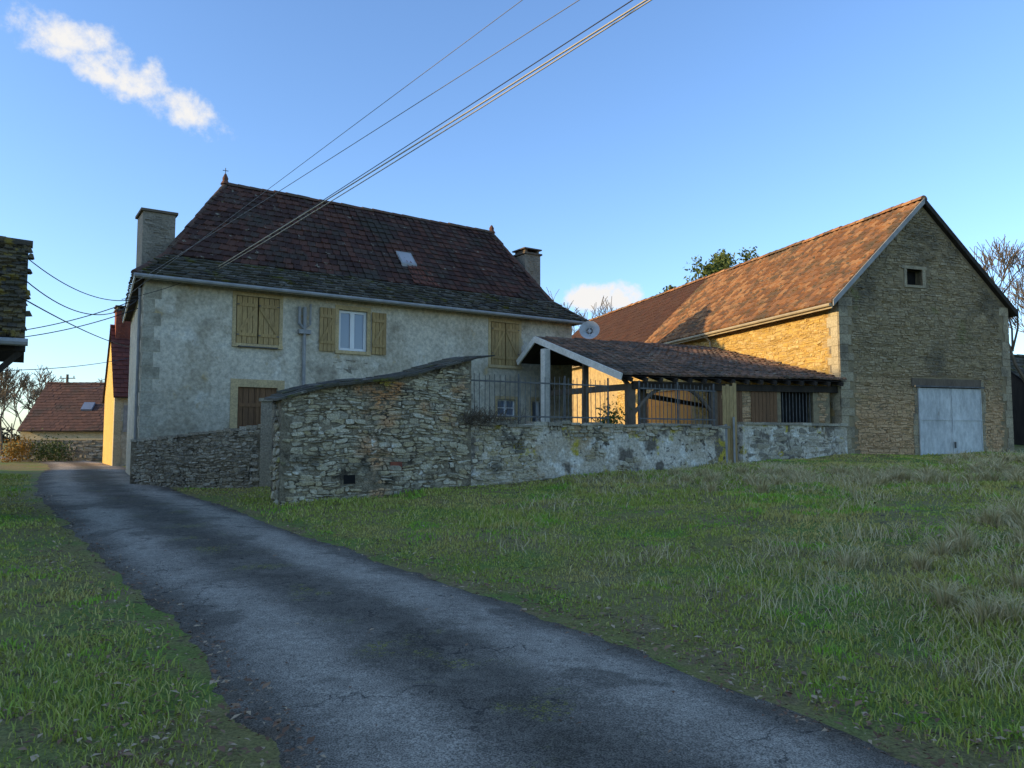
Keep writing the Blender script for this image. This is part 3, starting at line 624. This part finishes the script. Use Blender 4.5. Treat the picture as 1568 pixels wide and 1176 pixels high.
# gate pillar and low wall on the left
GP=empty('stone_gate_pillar'); FQ=Fr((-6.02,18.45),d=(.93,-.1)); B=MB(); B.box(FQ,0,.36,0,.4,.1,2.5); B.obj('shaft',m_stone_g,GP); B=MB(); B.box(FQ,-.04,.4,-.04,.44,2.5,2.58); B.obj('cap',m_stone_g,GP)
LW2=empty('low_rubble_wall'); a3=(-9.75,19.75); b3=(-6.03,18.5); F3=Fr(a3,d=(b3[0]-a3[0],b3[1]-a3[1])); L3=math.hypot(b3[0]-a3[0],b3[1]-a3[1])
tp=lambda s_:1.55+.09*s_
B=MB(); B.hexa([F3.p(0,0,0),F3.p(L3,0,0),F3.p(L3,.35,0),F3.p(0,.35,0),F3.p(0,0,tp(0)),F3.p(L3,0,tp(L3)),F3.p(L3,.35,tp(L3)),F3.p(0,.35,tp(0))]); B.obj('core',m_mortar_dark,LW2)
B=MB(); stones(B,F3,0,L3,.1,2,lambda s_,z_:0<s_<L3 and z_<tp(s_)+.02,h=(.045,.11),w=(.07,.28),prot=(-.002,.025),ring=8,jt=.5,gap=.005)
s_=0
while s_<L3: w_=R(.15,.35); B.box(F3,s_,s_+w_-.01,-.02,.37,tp(s_)-.03,tp(s_)+R(.02,.06)); s_+=w_
B.obj('stones',m_stone_g,LW2)

# ------------------------------------------------------------ hangar
HG=empty('open_timber_shed')
A=(3.18,21.9,3.42);Bp=(10.42,23.85,3.42);E=(8.05,31.0,5.25);C=(.82,25.5,4.93);Fp=(.25,26.45,4.25);E2=(7.6,32.6,4.5)
B=MB(); tiles(B,A,Bp,E,C,.24,.36,'pan',.035,.016); tiles(B,E2,Fp,C,E,.24,.36,'pan',.035,.012); B.obj('roof_tiles',m_stile,HG)
B=MB(); ridge(B,C,E,.12,.42); B.obj('ridge_tiles',m_stile,HG)
B=MB(); B.quad(dn(A),dn(Bp),dn(E),dn(C)); B.quad(dn(C),dn(E),dn(E2),dn(Fp))
A_,B_,C_,E_=map(Vector,(A,Bp,C,E))
for k in range(16):
    f=(k+.5)/16; p=A_.lerp(B_,f); q_=C_.lerp(E_,f); dz=Vector((0,0,-.12)); B.beam(p+dz+(p-q_)*.01,q_+dz,.08,.12)
B.beam(A_+Vector((.3,.35,-.28)),B_+Vector((-.1,.35,-.28)),.16,.2)
B.obj('rafters',m_wood_d,HG)
B=MB(); 
rk=Vector((-.06,-.05,0))
B.beam(A_+rk+Vector((0,0,-.05)),C_+rk+Vector((0,0,-.02)),.05,.20); B.beam(C_+rk+Vector((0,0,-.02)),Vector(Fp)+rk+Vector((0,0,-.04)),.05,.20)
B.box(Fr((1.05,24.6),d=(.83,.56)),0,.22,0,.22,.8,4.5)
B.obj('white_bargeboards',m_white,HG)
B=MB()
for (x_,y_,zt,w_) in ((3.35,22.2,3.2,.24),(3.8,22.75,3.25,.2),(2.25,24.0,4.0,.16),(5.95,22.95,3.15,.2),(1.0,26.2,4.6,.16)):
    B.box(Fr((x_,y_),d=(.966,.258)),0,w_,0,w_,.7,zt)
B.beam((3.5,22.3,3.12),(1.2,25.9,3.12),.14,.18); B.beam((3.5,22.3,3.0),(3.1,22.9,3.7),.1); B.beam((1.3,25.7,3.1),(1.0,25.3,4.5),.12)
def arch(p,q_,n_=8,sag=.35,w_=.11):
    p=Vector(p);q_=Vector(q_); pts=[]
    for k in range(n_+1):
        t_=k/n_; pts.append(p.lerp(q_,t_)+Vector((0,0,sag*math.sin(t_*math.pi))))
    B.tube(pts,w_/2,6)
arch((3.55,22.32,2.35),(4.45,22.6,3.12),8,.12); arch((5.95,23.0,2.4),(5.1,22.75,3.12),8,.12)
B.beam((3.5,22.3,3.2),(6.1,23.05,3.2),.12,.16); B.beam((3.9,22.9,2.9),(7.9,31,2.9),.12,.14)
B.obj('posts_and_braces',m_wood,HG)
FE=Fr((3.18-.09,21.9+.34),d=(.966,.258))
bw=(5.35,6.5,2.1,3.05)
B=MB(); wall_holes(B,FE,3.05,7.1,.7,3.25,[bw],.3); B.obj('shed_wall',m_mortar,HG)
B=MB(); stones(B,FE,4.0,7.1,1.6,3.2,lambda s_,z_: z_<3.2 and s_<7.08 and not(bw[0]-.1<s_<bw[1]+.1 and bw[2]-.05<z_),prot=(.005,.025)); B.obj('shed_wall_stones',m_stone_b,HG)
B=MB(); planks(B,FE,3.1,4.0,1.2,3.2,-.04,-.01,8,.012); planks(B,FE,4.3,5.2,1.9,3.15,-.04,-.01,7,.012); B.obj('plank_cladding',m_door,HG)
B=MB(); B.box(FE,bw[0],bw[1],.28,.3,bw[2],bw[3]); B.obj('opening_dark',m_dark,HG)
B=MB()
for k in range(9): s_=bw[0]+.1+k*.12; B.beam(FE.p(s_,.05,bw[2]),FE.p(s_,.05,bw[3]),.02)
B.obj('window_bars',m_iron,HG)

# ------------------------------------------------------------ left edge outbuilding
LO=empty('roadside_outbuilding')
FO=Fr((-7.72,12.1),d=(.844,.536))
def op(s_,d_,z_): return FO.p(s_,d_,z_)
m_mossroof=M('mossy_roof_tile',(.12,.093,.05),(.07,.057,.04),3,island=[(.16,.115,.055),(.07,.057,.04),(.19,.135,.055),(.09,.073,.034)],ifac=.6,patches=[((.26,.175,.03),4,.52,.64)],bump=(18,.9,.06))
B=MB(); tiles(B,op(-7,0,3.2),op(0,0,3.2),op(0,2.1,5.15),op(-7,2.1,5.15),.13,.13,'flat',.045,.03); tiles(B,op(0,4.2,3.2),op(-7,4.2,3.2),op(-7,2.1,5.15),op(0,2.1,5.15),.2,.2,'flat',.05,.02)
ridge(B,op(-7,2.1,5.15),op(.03,2.1,5.15),.12)
for k in range(40):
    f=R(0,1); p=Vector(op(R(-.35,.06),2.1*f,3.22+1.95*f)); B.tube([p-Vector((0,0,.04)),p+Vector((R(-.02,.02),R(-.02,.02),R(.02,.07)))],[.06,.03],6)
B.obj('mossy_roof_tiles',m_mossroof,LO)
B=MB(); B.quad(op(-7,0,3.15),op(0,0,3.15),op(0,2.1,5.10),op(-7,2.1,5.10)); B.quad(op(-7,4.2,3.15),op(0,4.2,3.15),op(0,2.1,5.10),op(-7,2.1,5.10))
B.beam(op(-.05,.1,3.12),op(-.05,2.0,4.93),.1,.14)
B.beam(op(-.7,.35,3.08),op(.02,.35,3.08),.14); B.beam(op(-.55,.35,2.45),op(-.05,.35,3.0),.09)
B.obj('rafters',m_wood_d,LO)
B=MB(); B.box(FO,-7,-.55,.4,3.8,-.2,3.3); B.quad(op(-.55,.4,3.3),op(-.55,3.8,3.3),op(-.55,2.1,4.95)); B.obj('walls',m_stone_g,LO)
B=MB(); B.tube([op(-7,-.06,3.12),op(.05,-.06,3.12)],.06,8); B.obj('outbuilding_gutter',m_zinc,LO)

# ------------------------------------------------------------ neighbours
def simple_house(name,F,L,W,z0,ze,zr,wm,tm,gm=None):
    P_=empty(name); B=MB(); B.box(F,0,L,0,W,z0,ze); B.obj('walls',wm,P_)
    B=MB(); B.quad(F.p(-.01,0,z0),F.p(-.01,W,z0),F.p(-.01,W,ze),F.p(-.01,W/2,zr),F.p(-.01,0,ze)); B.quad(F.p(L+.01,0,ze),F.p(L+.01,W,ze),F.p(L+.01,W/2,zr)); B.obj('gables',gm or wm,P_)
    B=MB(); k=(zr-ze)/(W/2)*.3
    tiles(B,F.p(-.1,-.3,ze-k+.08),F.p(L+.2,-.3,ze-k+.08),F.p(L+.2,W/2,zr+.08),F.p(-.1,W/2,zr+.08),.3,.3,'flat',.03,.012)
    tiles(B,F.p(L+.2,W+.3,ze-k+.08),F.p(-.1,W+.3,ze-k+.08),F.p(-.1,W/2,zr+.08),F.p(L+.2,W/2,zr+.08),.3,.3,'flat',.03,.008)
    ridge(B,F.p(-.1,W/2,zr+.1),F.p(L+.2,W/2,zr+.1)); B.obj('roof_tiles',tm,P_)
    B=MB(); B.quad(F.p(-.1,-.3,ze-k+.03),F.p(L+.2,-.3,ze-k+.03),F.p(L+.2,W/2,zr+.03),F.p(-.1,W/2,zr+.03)); B.quad(F.p(-.1,W+.3,ze-k+.03),F.p(L+.2,W+.3,ze-k+.03),F.p(L+.2,W/2,zr+.03),F.p(-.1,W/2,zr+.03)); B.obj('roof_deck',m_wood_d,P_)
    return P_
m_hr=M('red_plain_tile',(.16,.05,.035),(.12,.042,.032),1,island=[(.19,.06,.04),(.12,.04,.03)],ifac=.6,bump=(30,.4,.02))
m_hr2=M('brown_plain_tile',(.15,.075,.05),(.11,.06,.045),1,island=[(.18,.09,.06),(.11,.06,.045)],ifac=.6,patches=[((.09,.06,.045),.8,.5,.65)],bump=(30,.4,.02))
FN=Fr((-17.65,34.2),d=(.85,.527)); NH=simple_house('neighbour_house',FN,6.5,6,0,3.7,6.9,m_plaster,m_hr,m_stone_o)
chimney(.1,.8,2.4,3.3,6.0,7.7,FN,NH,m_redbrick)
B=MB(); B.box(FN,.35,.9,-.05,.02,1.9,3.1); B.obj('shutter_panel',m_zinc,NH)
B=MB(); z=.2
while z<3.4: hh=R(.25,.35); B.box(FN,-.03,R(.2,.32),-.03,.3,z,z+hh-.01); z+=hh
B.obj('quoins',m_quoin,NH)
FN2=Fr((-32.2,50.5),d=(.99,.1)); NH2=simple_house('distant_cottage',FN2,6.5,7,0,2.3,5.4,m_quoin,m_hr2)
B=MB(); B.hexa([FN2.p(3.2,1.2,3.47),FN2.p(3.9,1.2,3.47),FN2.p(3.9,1.75,4.0),FN2.p(3.2,1.75,4.0),FN2.p(3.2,1.1,3.6),FN2.p(3.9,1.1,3.6),FN2.p(3.9,1.65,4.1),FN2.p(3.2,1.65,4.1)]); B.obj('roof_window',m_glass,NH2)
GV=empty('garden_boundary_wall'); FV=Fr((-27.2,42.5),d=(.97,.2)); B=MB(); B.box(FV,0,7.5,0,.35,0,1.55); B.obj('core',m_mortar,GV); B=MB(); stones(B,FV,0,7.5,.2,1.6,lambda a,b:0<a<7.5 and b<1.54,h=(.1,.2),w=(.2,.5)); B.obj('stones',m_stone_g,GV)
FN3=Fr((23.2,33),d=(.97,.24)); simple_house('slate_roofed_shed',FN3,9,6,0,3.1,5.4,m_wood_d,m_lauze)

# ------------------------------------------------------------ trees
def bare_tree(name,x_,y_,ht,seed,spread=.5,r0=.16,depth=6,rmin=.012):
    random.seed(seed); B=MB(); zb=h1(x_,y_)-.1
    def br(p,d,L,r,lv):
        q_=p+d*L; mid_=p.lerp(q_,.5)+Vector((R(-1,1),R(-1,1),R(-1,1)))*L*.06
        B.tube([p,mid_,q_],[max(rmin,r),max(rmin,r*.85),max(rmin,r*.68)],5 if lv>3 else 3)
        if lv==0: return
        for _ in range(3 if lv<5 else 2+(random.random()<.6)):
            nd_=(d+Vector((R(-1,1),R(-1,1),R(-.35,.8)))*spread*1.25).normalized()
            br(p.lerp(q_,R(.6,1)),nd_,L*R(.66,.86),r*.6,lv-1)
    br(Vector((x_,y_,zb)),Vector((R(-.05,.05),R(-.05,.05),1)).normalized(),ht*.27,r0,depth)
    B.obj(name,m_bark)
def leafy(name,x_,y_,zc,rx_,rz,n_,ls,seed,zb=None,ncl=26):
    random.seed(seed); P_=empty(name); B=MB(); zb=h1(x_,y_) if zb is None else zb
    B.tube([(x_,y_,zb-.1),(x_+.1,y_,zc-rz*.4),(x_,y_,zc+rz*.6)],[.22,.15,.05],7)
    cl=[]
    for k in range(ncl):
        a=R(0,6.28); rr=math.sqrt(random.random())*rx_; zz=R(-1,1)
        c_=Vector((x_+math.cos(a)*rr*(1-.35*abs(zz)),y_+math.sin(a)*rr*(1-.35*abs(zz)),zc+zz*rz)); cl.append((c_,R(.2,.42)*rx_*.6))
        B.tube([(x_,y_,c_.z-rr*.5),c_],[.05,.015],4)
    B.obj('trunk_and_limbs',m_bark,P_)
    B=MB()
    for _ in range(n_):
        c_,r_=random.choice(cl); d_=Vector((random.gauss(0,1),random.gauss(0,1),random.gauss(0,1.3))).normalized()*r_*(random.random()**.4)*1.15*R(.7,1.5); p=c_+d_
        a=Vector((R(-1,1),R(-1,1),R(-1,1))).normalized()*ls*R(.6,1.3); b_=a.cross(Vector((R(-1,1),R(-1,1),R(-1,1)))).normalized()*ls*.45
        B.add([p-a,p-b_,p+a,p+b_],[(0,1,2,3)])
    B.obj('leaves',m_leaf,P_)
leafy('evergreen_tree',14.1,50.5,11.9,2.7,1.7,5600,.14,3,ncl=34)
leafy('evergreen_tree',11.5,51.5,10.6,1.9,1.6,3300,.14,12,ncl=20)
bare_tree('bare_tree',21.6,32.0,10.8,5,.55,.13,6,.014); bare_tree('bare_tree',5.2,60,15,8,.55,.2,6,.02); bare_tree('bare_tree',24.5,36,10,15,.5,.12,6,.014)
bare_tree('bare_tree',-41,62,8.5,31,.55,.14,6,.02)
random.seed(21); B=MB()
for k in range(34):
    x0=-75+k*1.75+R(-.6,.6); y0=88+R(-7,7); ht=R(7,11)
    if k>18: ht*=.85
    def br(p,d,L,r,lv):
        q_=p+d*L; B.tube([p,q_],[max(.03,r),max(.028,r*.6)],3)
        if lv==0: return
        for _ in range(3): br(p.lerp(q_,R(.55,1)),(d+Vector((R(-1,1),R(-1,1),R(-.4,.7)))*.7).normalized(),L*.74,r*.62,lv-1)
    br(Vector((x0,y0,.2)),Vector((0,0,1)),ht*.33,.11,5)
B.obj('distant_tree_row',m_bark)
B=MB()
for _ in range(16000):
    x0=R(-85,-22); y0=92+R(-3,3); hh=(2.6+1.0*math.sin(x0*.35)+.7*math.sin(x0*1.3)); z0=R(0,1)**.7*hh+.1
    a=Vector((R(-1,1),R(-1,1),R(-1,1)))*.22; b_=a.cross(Vector((R(-1,1),R(-1,1),R(-1,1)))).normalized()*.14; p=Vector((x0,y0,z0)); B.add([p-a,p-b_,p+a,p+b_],[(0,1,2,3)])
B.obj('distant_hedge',M('winter_hedge',(.06,.055,.03),(.09,.075,.04),.5,bump=None))
def shrub(name,pts,n_,r_,ls,mat,seed):
    random.seed(seed); B=MB()
    for _ in range(n_):
        c_=Vector(random.choice(pts)); p=c_+Vector((random.gauss(0,.5),random.gauss(0,.5),random.gauss(0,.5)))*r_
        a=Vector((R(-1,1),R(-1,1),R(-1,1))).normalized()*ls; b_=a.cross(Vector((R(-1,1),R(-1,1),R(-1,1)))).normalized()*ls*.4; B.add([p-a,p-b_,p+a,p+b_],[(0,1,2,3)])
    B.obj(name,mat)
shrub('green_shrub',[(2.5,21,1.9),(2.75,21.2,2.2),(2.3,20.9,1.6)],1300,.36,.05,m_leaf,4)
shrub('orange_shrub',[(-26.2,41.2,1.1),(-26.6,41.0,.8)],900,.6,.08,M('orange_leaf',(.40,.20,.03),(.25,.15,.03),3,bump=None),5)
shrub('clipped_shrub',[(-25.6,42,1.0),(-25,42,.9),(-24.5,41.8,.8)],1200,.7,.08,m_leaf,6)
random.seed(9); B=MB()
for _ in range(420):
    s_=SL+abs(random.gauss(0,.6)); p=Vector(FW.p(s_-.2,R(-.08,.2),1.95+R(-.05,.1))); d_=Vector((R(-.6,.6),R(-.6,.2),R(-.3,.9))).normalized()
    q_=p+d_*R(.15,.4); B.tube([p,q_,q_+Vector((R(-.1,.1),R(-.1,.1),R(-.15,.1)))],[.006,.004,.002],3)
B.obj('dry_creeper',m_bark)

# ------------------------------------------------------------ poles and cables
def pole(name,x_,y_,ht,arms=1):
    P_=empty(name); z0=h1(x_,y_)-.2; B=MB(); B.tube([(x_,y_,z0),(x_,y_,z0+ht)],[.13,.09],10); B.obj('shaft',m_wood,P_)
    B=MB()
    for q_ in range(arms):
        zz=z0+ht-.3-q_*.75
        B.beam((x_-.6,y_,zz),(x_+.6,y_,zz),.07)
        for k in(-.5,0,.5): B.tube([(x_+k,y_,zz+.04),(x_+k,y_,zz+.2)],.035,6)
    B.obj('crossarm',m_iron,P_)
pole('utility_pole',11.3,-1.0,9.2,2); pole('utility_pole',-34.2,59,6.2)
def cable(B,a,b,sag,r_,n_=24):
    a=Vector(a);b=Vector(b); B.tube([a.lerp(b,k/n_)-Vector((0,0,sag*4*(k/n_)*(1-k/n_))) for k in range(n_+1)],r_,5)
B=MB(); cable(B,(11.25,-1.15,8.4),(-7.95,20.55,6.25),.06,.013); cable(B,(10.9,-1.15,8.4),(-7.95,20.6,6.2),.18,.010); B.obj('overhead_power_cable',m_cable_l)
B=MB(); cable(B,(11.05,-1.15,8.42),(-7.9,20.6,6.27),.0,.008); cable(B,(-7.95,20.55,6.25),(-10.1,19.7,5.2),.1,.008); B.obj('overhead_neutral_cable',m_cable)
B=MB(); cable(B,(11.7,-.5,9.1),(-9.9,19.6,5.5),.03,.006); cable(B,(10.7,-.7,9.35),(-9.95,19.7,5.3),-.08,.005)
B.obj('overhead_telephone_cable',m_cable_m)
B=MB()
hc=FH.p(-.1,.2,5.3)
cable(B,(-9.0,13.9,5.0),hc,.35,.010); cable(B,(-8.0,12.5,4.2),hc,.5,.010)
cable(B,(-8.0,12.4,3.9),(-17.0,36.4,5.9),.3,.012); cable(B,(-14,18,4.0),hc,.3,.012); cable(B,(-14,18,3.9),FH.p(-.1,.3,5.05),.3,.012); cable(B,(-34.2,59,6.0),(-17.4,36,5.4),.6,.015); cable(B,(-34.2,59,5.8),(-17.4,36,4.9),.6,.015); cable(B,(-14,17.6,3.2),(-17.2,36,5.6),.3,.012)
B.obj('village_cables',m_cable)

# ------------------------------------------------------------ grass
yard=np.array([(-9.8,19.7),(-5.9,18.4),(-4.9,18.2),(-4.55,14.95),(5.85,20.95),(6.3,21.1),(10.28,23.8),(17.1,26.0),(15,60),(-15,60),(-13,27)])
def inpoly(x,y,P):
    r=np.zeros(x.shape,bool); n_=len(P)
    for i_ in range(n_):
        x0,y0=P[i_];x1,y1=P[(i_+1)%n_]; c_=((y0>y)!=(y1>y)); xx=(x1-x0)*(y-y0)/((y1-y0) if y1!=y0 else 1e-9)+x0; r^=(c_&(x<xx))
    return r
def mkblades(name,x,y,hh,w,mat,lean,lz=None):
    k=len(x); z=hg(x,y)-.005; an=rng.uniform(0,2*np.pi,k); ln=rng.uniform(.1,1,k)*lean*hh; la=rng.uniform(0,2*np.pi,k) if lz is None else lz
    dx=np.cos(an)*w; dy=np.sin(an)*w; lx=np.cos(la)*ln; ly=np.sin(la)*ln
    v=np.zeros((k,5,3)); 
    v[:,0]=np.stack([x-dx,y-dy,z],1); v[:,1]=np.stack([x+dx,y+dy,z],1)
    v[:,2]=np.stack([x-dx*.75+lx*.35,y-dy*.75+ly*.35,z+hh*.6],1); v[:,3]=np.stack([x+dx*.75+lx*.35,y+dy*.75+ly*.35,z+hh*.6],1)
    v[:,4]=np.stack([x+lx*1.25,y+ly*1.25,z+hh*.95],1)
    b0=np.arange(k)[:,None]*5; f=np.concatenate([b0+[[0,1,3]],b0+[[0,3,2]],b0+[[2,3,4]]],1).reshape(-1,3)
    np_mesh(name,v.reshape(-1,3),f,mat)
def blades(name,N_,hfun,wfun,mat,rmin,rmax,sel,pw=1.0,lean=.5):
    r=rmin+(rmax-rmin)*rng.random(N_)**pw; a=rng.uniform(-.80,.80,N_); x=r*np.sin(a); y=r*np.cos(a)
    sd,_=road_sd(x,y); m=sel(x,y,sd,r); x,y,r,sd=x[m],y[m],r[m],sd[m]
    mkblades(name,x,y,hfun(x,y,sd,r),wfun(r),mat,lean)
def edge(x,y,sd): return np.abs(sd)>HW-.02+(vn(x*2.5,y*2.5)-.5)*.35
def selg(x,y,sd,r):
    bare=vn(x*1.1,y*1.1)*.6+vn(x*3,y*3)*.4
    e=np.abs(sd)-HW; p=np.clip(.22+e/.7,0,1)*np.where(bare<.36,.3,1)
    return edge(x,y,sd)&~inpoly(x,y,yard)&(rng.random(x.shape)<p)
blades('grass',320000,lambda x,y,sd,r:(.018+.042*vn(x*1.3,y*1.3)*rng.random(x.shape)+.018*rng.random(x.shape))*(1+.6*(vn(x*.4+9,y*.4)>.55)),lambda r:.0016+.00058*r,m_grass,2.0,30,selg,1.15,.9)
def seld(x,y,sd,r):
    cl=vn(x*.35+3,y*.35+5)*.55+vn(x*1.6,y*1.6)*.45
    right=(sd>2.6)&(x>-2)
    dens_=np.clip((cl-.46)*5,0,1)*np.clip((x+1)/7,.06,1)
    return right&~inpoly(x,y,yard)&(rng.random(x.shape)<dens_)
blades('dry_grass',170000,lambda x,y,sd,r:(.05+.13*rng.random(x.shape)**1.5)*(.5+vn(x*1.6,y*1.6)),lambda r:.0012+.00036*r,m_dry,3.5,30,seld,.95,1.4)
nt_=320; tx=rng.uniform(3.5,15,nt_); ty=rng.uniform(5.5,21,nt_); sd,_=road_sd(tx,ty); m=(sd>3.2)&~inpoly(tx,ty,yard)&(vn(tx*.3,ty*.3)>.40)&(np.abs(tx/ty)<.8); tx,ty=tx[m],ty[m]
kk=150; x=np.repeat(tx,kk); y=np.repeat(ty,kk); rad=np.repeat(rng.uniform(.05,.20,len(tx)),kk); an=rng.uniform(0,2*np.pi,len(x)); rr2=np.abs(rng.normal(0,1,len(x)))*rad
x=x+np.cos(an)*rr2; y=y+np.sin(an)*rr2; hh=(.07+.20*rng.random(len(x)))*np.clip(1.3-rr2/rad*.4,.3,1.2)
mkblades('dead_grass_tussocks',x,y,hh,.0016+.00038*np.hypot(x,y),m_dry,1.2,an+rng.normal(0,.6,len(x)))
k=34000; r=2.2+18*rng.random(k)**1.1; a=rng.uniform(-.8,.8,k); x=r*np.sin(a); y=r*np.cos(a); sd,_=road_sd(x,y); e=np.abs(sd)-HW
p=np.where(e<-.35,.015,np.where(e<.55,1.0,.12+.25*(vn(x*.8,y*.8)>.6))); m=(rng.random(k)<p)&~inpoly(x,y,yard); x,y,e=x[m],y[m],e[m]; k=len(x)
z=hg(x,y)+np.where(e<0,.042,.018)+rng.random(k)*.02; an=rng.uniform(0,6.28,k); L_=rng.uniform(.010,.034,k)*(.7+.5*(rng.random(k)>.8)); tz=rng.uniform(-.4,.4,k)*L_
v=np.stack([np.stack([x-np.cos(an)*L_,y-np.sin(an)*L_,z-tz],1),np.stack([x+np.sin(an)*L_*.6,y-np.cos(an)*L_*.6,z+.004],1),np.stack([x+np.cos(an)*L_,y+np.sin(an)*L_,z+tz],1),np.stack([x-np.sin(an)*L_*.6,y+np.cos(an)*L_*.6,z+.008],1)],1)
np_mesh('fallen_leaves',v.reshape(-1,3),np.arange(4*k).reshape(-1,4),m_litter)

# ------------------------------------------------------------ light, sky
el=math.radians(15); sx,sy=-.96,-.28; L_=math.hypot(sx,sy); S=Vector((sx/L_*math.cos(el),sy/L_*math.cos(el),math.sin(el)))
sun=bpy.data.lights.new('sun','SUN'); sun.energy=5.0; sun.angle=math.radians(.5); sun.color=(1,.76,.40)
so=bpy.data.objects.new('sun',sun); so.rotation_euler=S.to_track_quat('Z','Y').to_euler(); so.location=(-30,-10,30); col.objects.link(so)
w=bpy.data.worlds.new('World'); scene.world=w; w.use_nodes=True; nt=w.node_tree; L=nt.links
bg=nt.nodes['Background']; bg.inputs['Strength'].default_value=.15
sky=nd(nt,'ShaderNodeTexSky'); sky.sky_type='NISHITA'; sky.sun_disc=False; sky.sun_elevation=el; sky.sun_rotation=math.atan2(sx,sy)%(2*math.pi); sky.air_density=1.0; sky.dust_density=.6; sky.ozone_density=1.5
gain=nd(nt,'ShaderNodeMix'); gain.data_type='RGBA'; gain.blend_type='MULTIPLY'; gain.inputs[0].default_value=1; L.new(sky.outputs[0],gain.inputs[6]); gain.inputs[7].default_value=(1.45,1.78,2.28,1)
tc=nd(nt,'ShaderNodeTexCoord')
def dot(v):
    q_=nd(nt,'ShaderNodeVectorMath',operation='DOT_PRODUCT'); L.new(tc.outputs['Generated'],q_.inputs[0]); q_.inputs[1].default_value=v; return q_.outputs['Value']
def mt(op,*a):
    q_=nd(nt,'ShaderNodeMath',operation=op)
    for k,x_ in enumerate(a):
        if hasattr(x_,'links'): L.new(x_,q_.inputs[k])
        else: q_.inputs[k].default_value=x_
    return q_.outputs[0]
nz=nd(nt,'ShaderNodeTexNoise'); nz.inputs['Scale'].default_value=24; nz.inputs['Detail'].default_value=7; nz.inputs['Roughness'].default_value=.62; L.new(tc.outputs['Generated'],nz.inputs['Vector'])
def cloud(c_,ax_,ha,hb,amp,lo=.0,hi=.7):
    c_=Vector(c_).normalized(); ax_=Vector(ax_); ax_=(ax_-c_*ax_.dot(c_)).normalized(); bx=c_.cross(ax_)
    a=mt('DIVIDE',mt('SUBTRACT',dot(ax_),0.0),ha); b_=mt('DIVIDE',dot(bx),hb)
    f=mt('SUBTRACT',1.0,mt('ADD',mt('MULTIPLY',a,a),mt('MULTIPLY',b_,b_)))
    f=mt('ADD',f,mt('MULTIPLY',mt('SUBTRACT',nz.outputs['Fac'],.5),amp))
    fr=mt('GREATER_THAN',dot(c_),.5)
    q_=nd(nt,'ShaderNodeMapRange'); q_.interpolation_type='SMOOTHSTEP'; q_.inputs['From Min'].default_value=lo; q_.inputs['From Max'].default_value=hi; L.new(f,q_.inputs['Value'])
    return mt('MULTIPLY',q_.outputs[0],fr)
c1=cloud((-.437,.802,.404),(.757,.574,-.308),.15,.032,3.6,.1,1.25)
c2=cloud((.118,.976,.182),(1,0,0),.055,.022,3.0,.1,.9)
cm=mt('MINIMUM',mt('MAXIMUM',c1,c2),1.0)
mx=nd(nt,'ShaderNodeMix'); mx.data_type='RGBA'; L.new(cm,mx.inputs[0]); L.new(gain.outputs[2],mx.inputs[6]); mx.inputs[7].default_value=(6.2,6.1,6.0,1)
L.new(mx.outputs[2],bg.inputs['Color'])

cam=bpy.data.cameras.new('camera'); cam.sensor_width=36; cam.lens=27.05; cam.clip_end=2000; cam.clip_start=.05
co=bpy.data.objects.new('camera',cam); co.location=(0,0,1.6); co.rotation_euler=(math.radians(90+4.08),0,0); col.objects.link(co); scene.camera=co
scene.view_settings.view_transform='Standard'; scene.view_settings.look='None'; scene.view_settings.exposure=0
print('SCRIPT DONE')
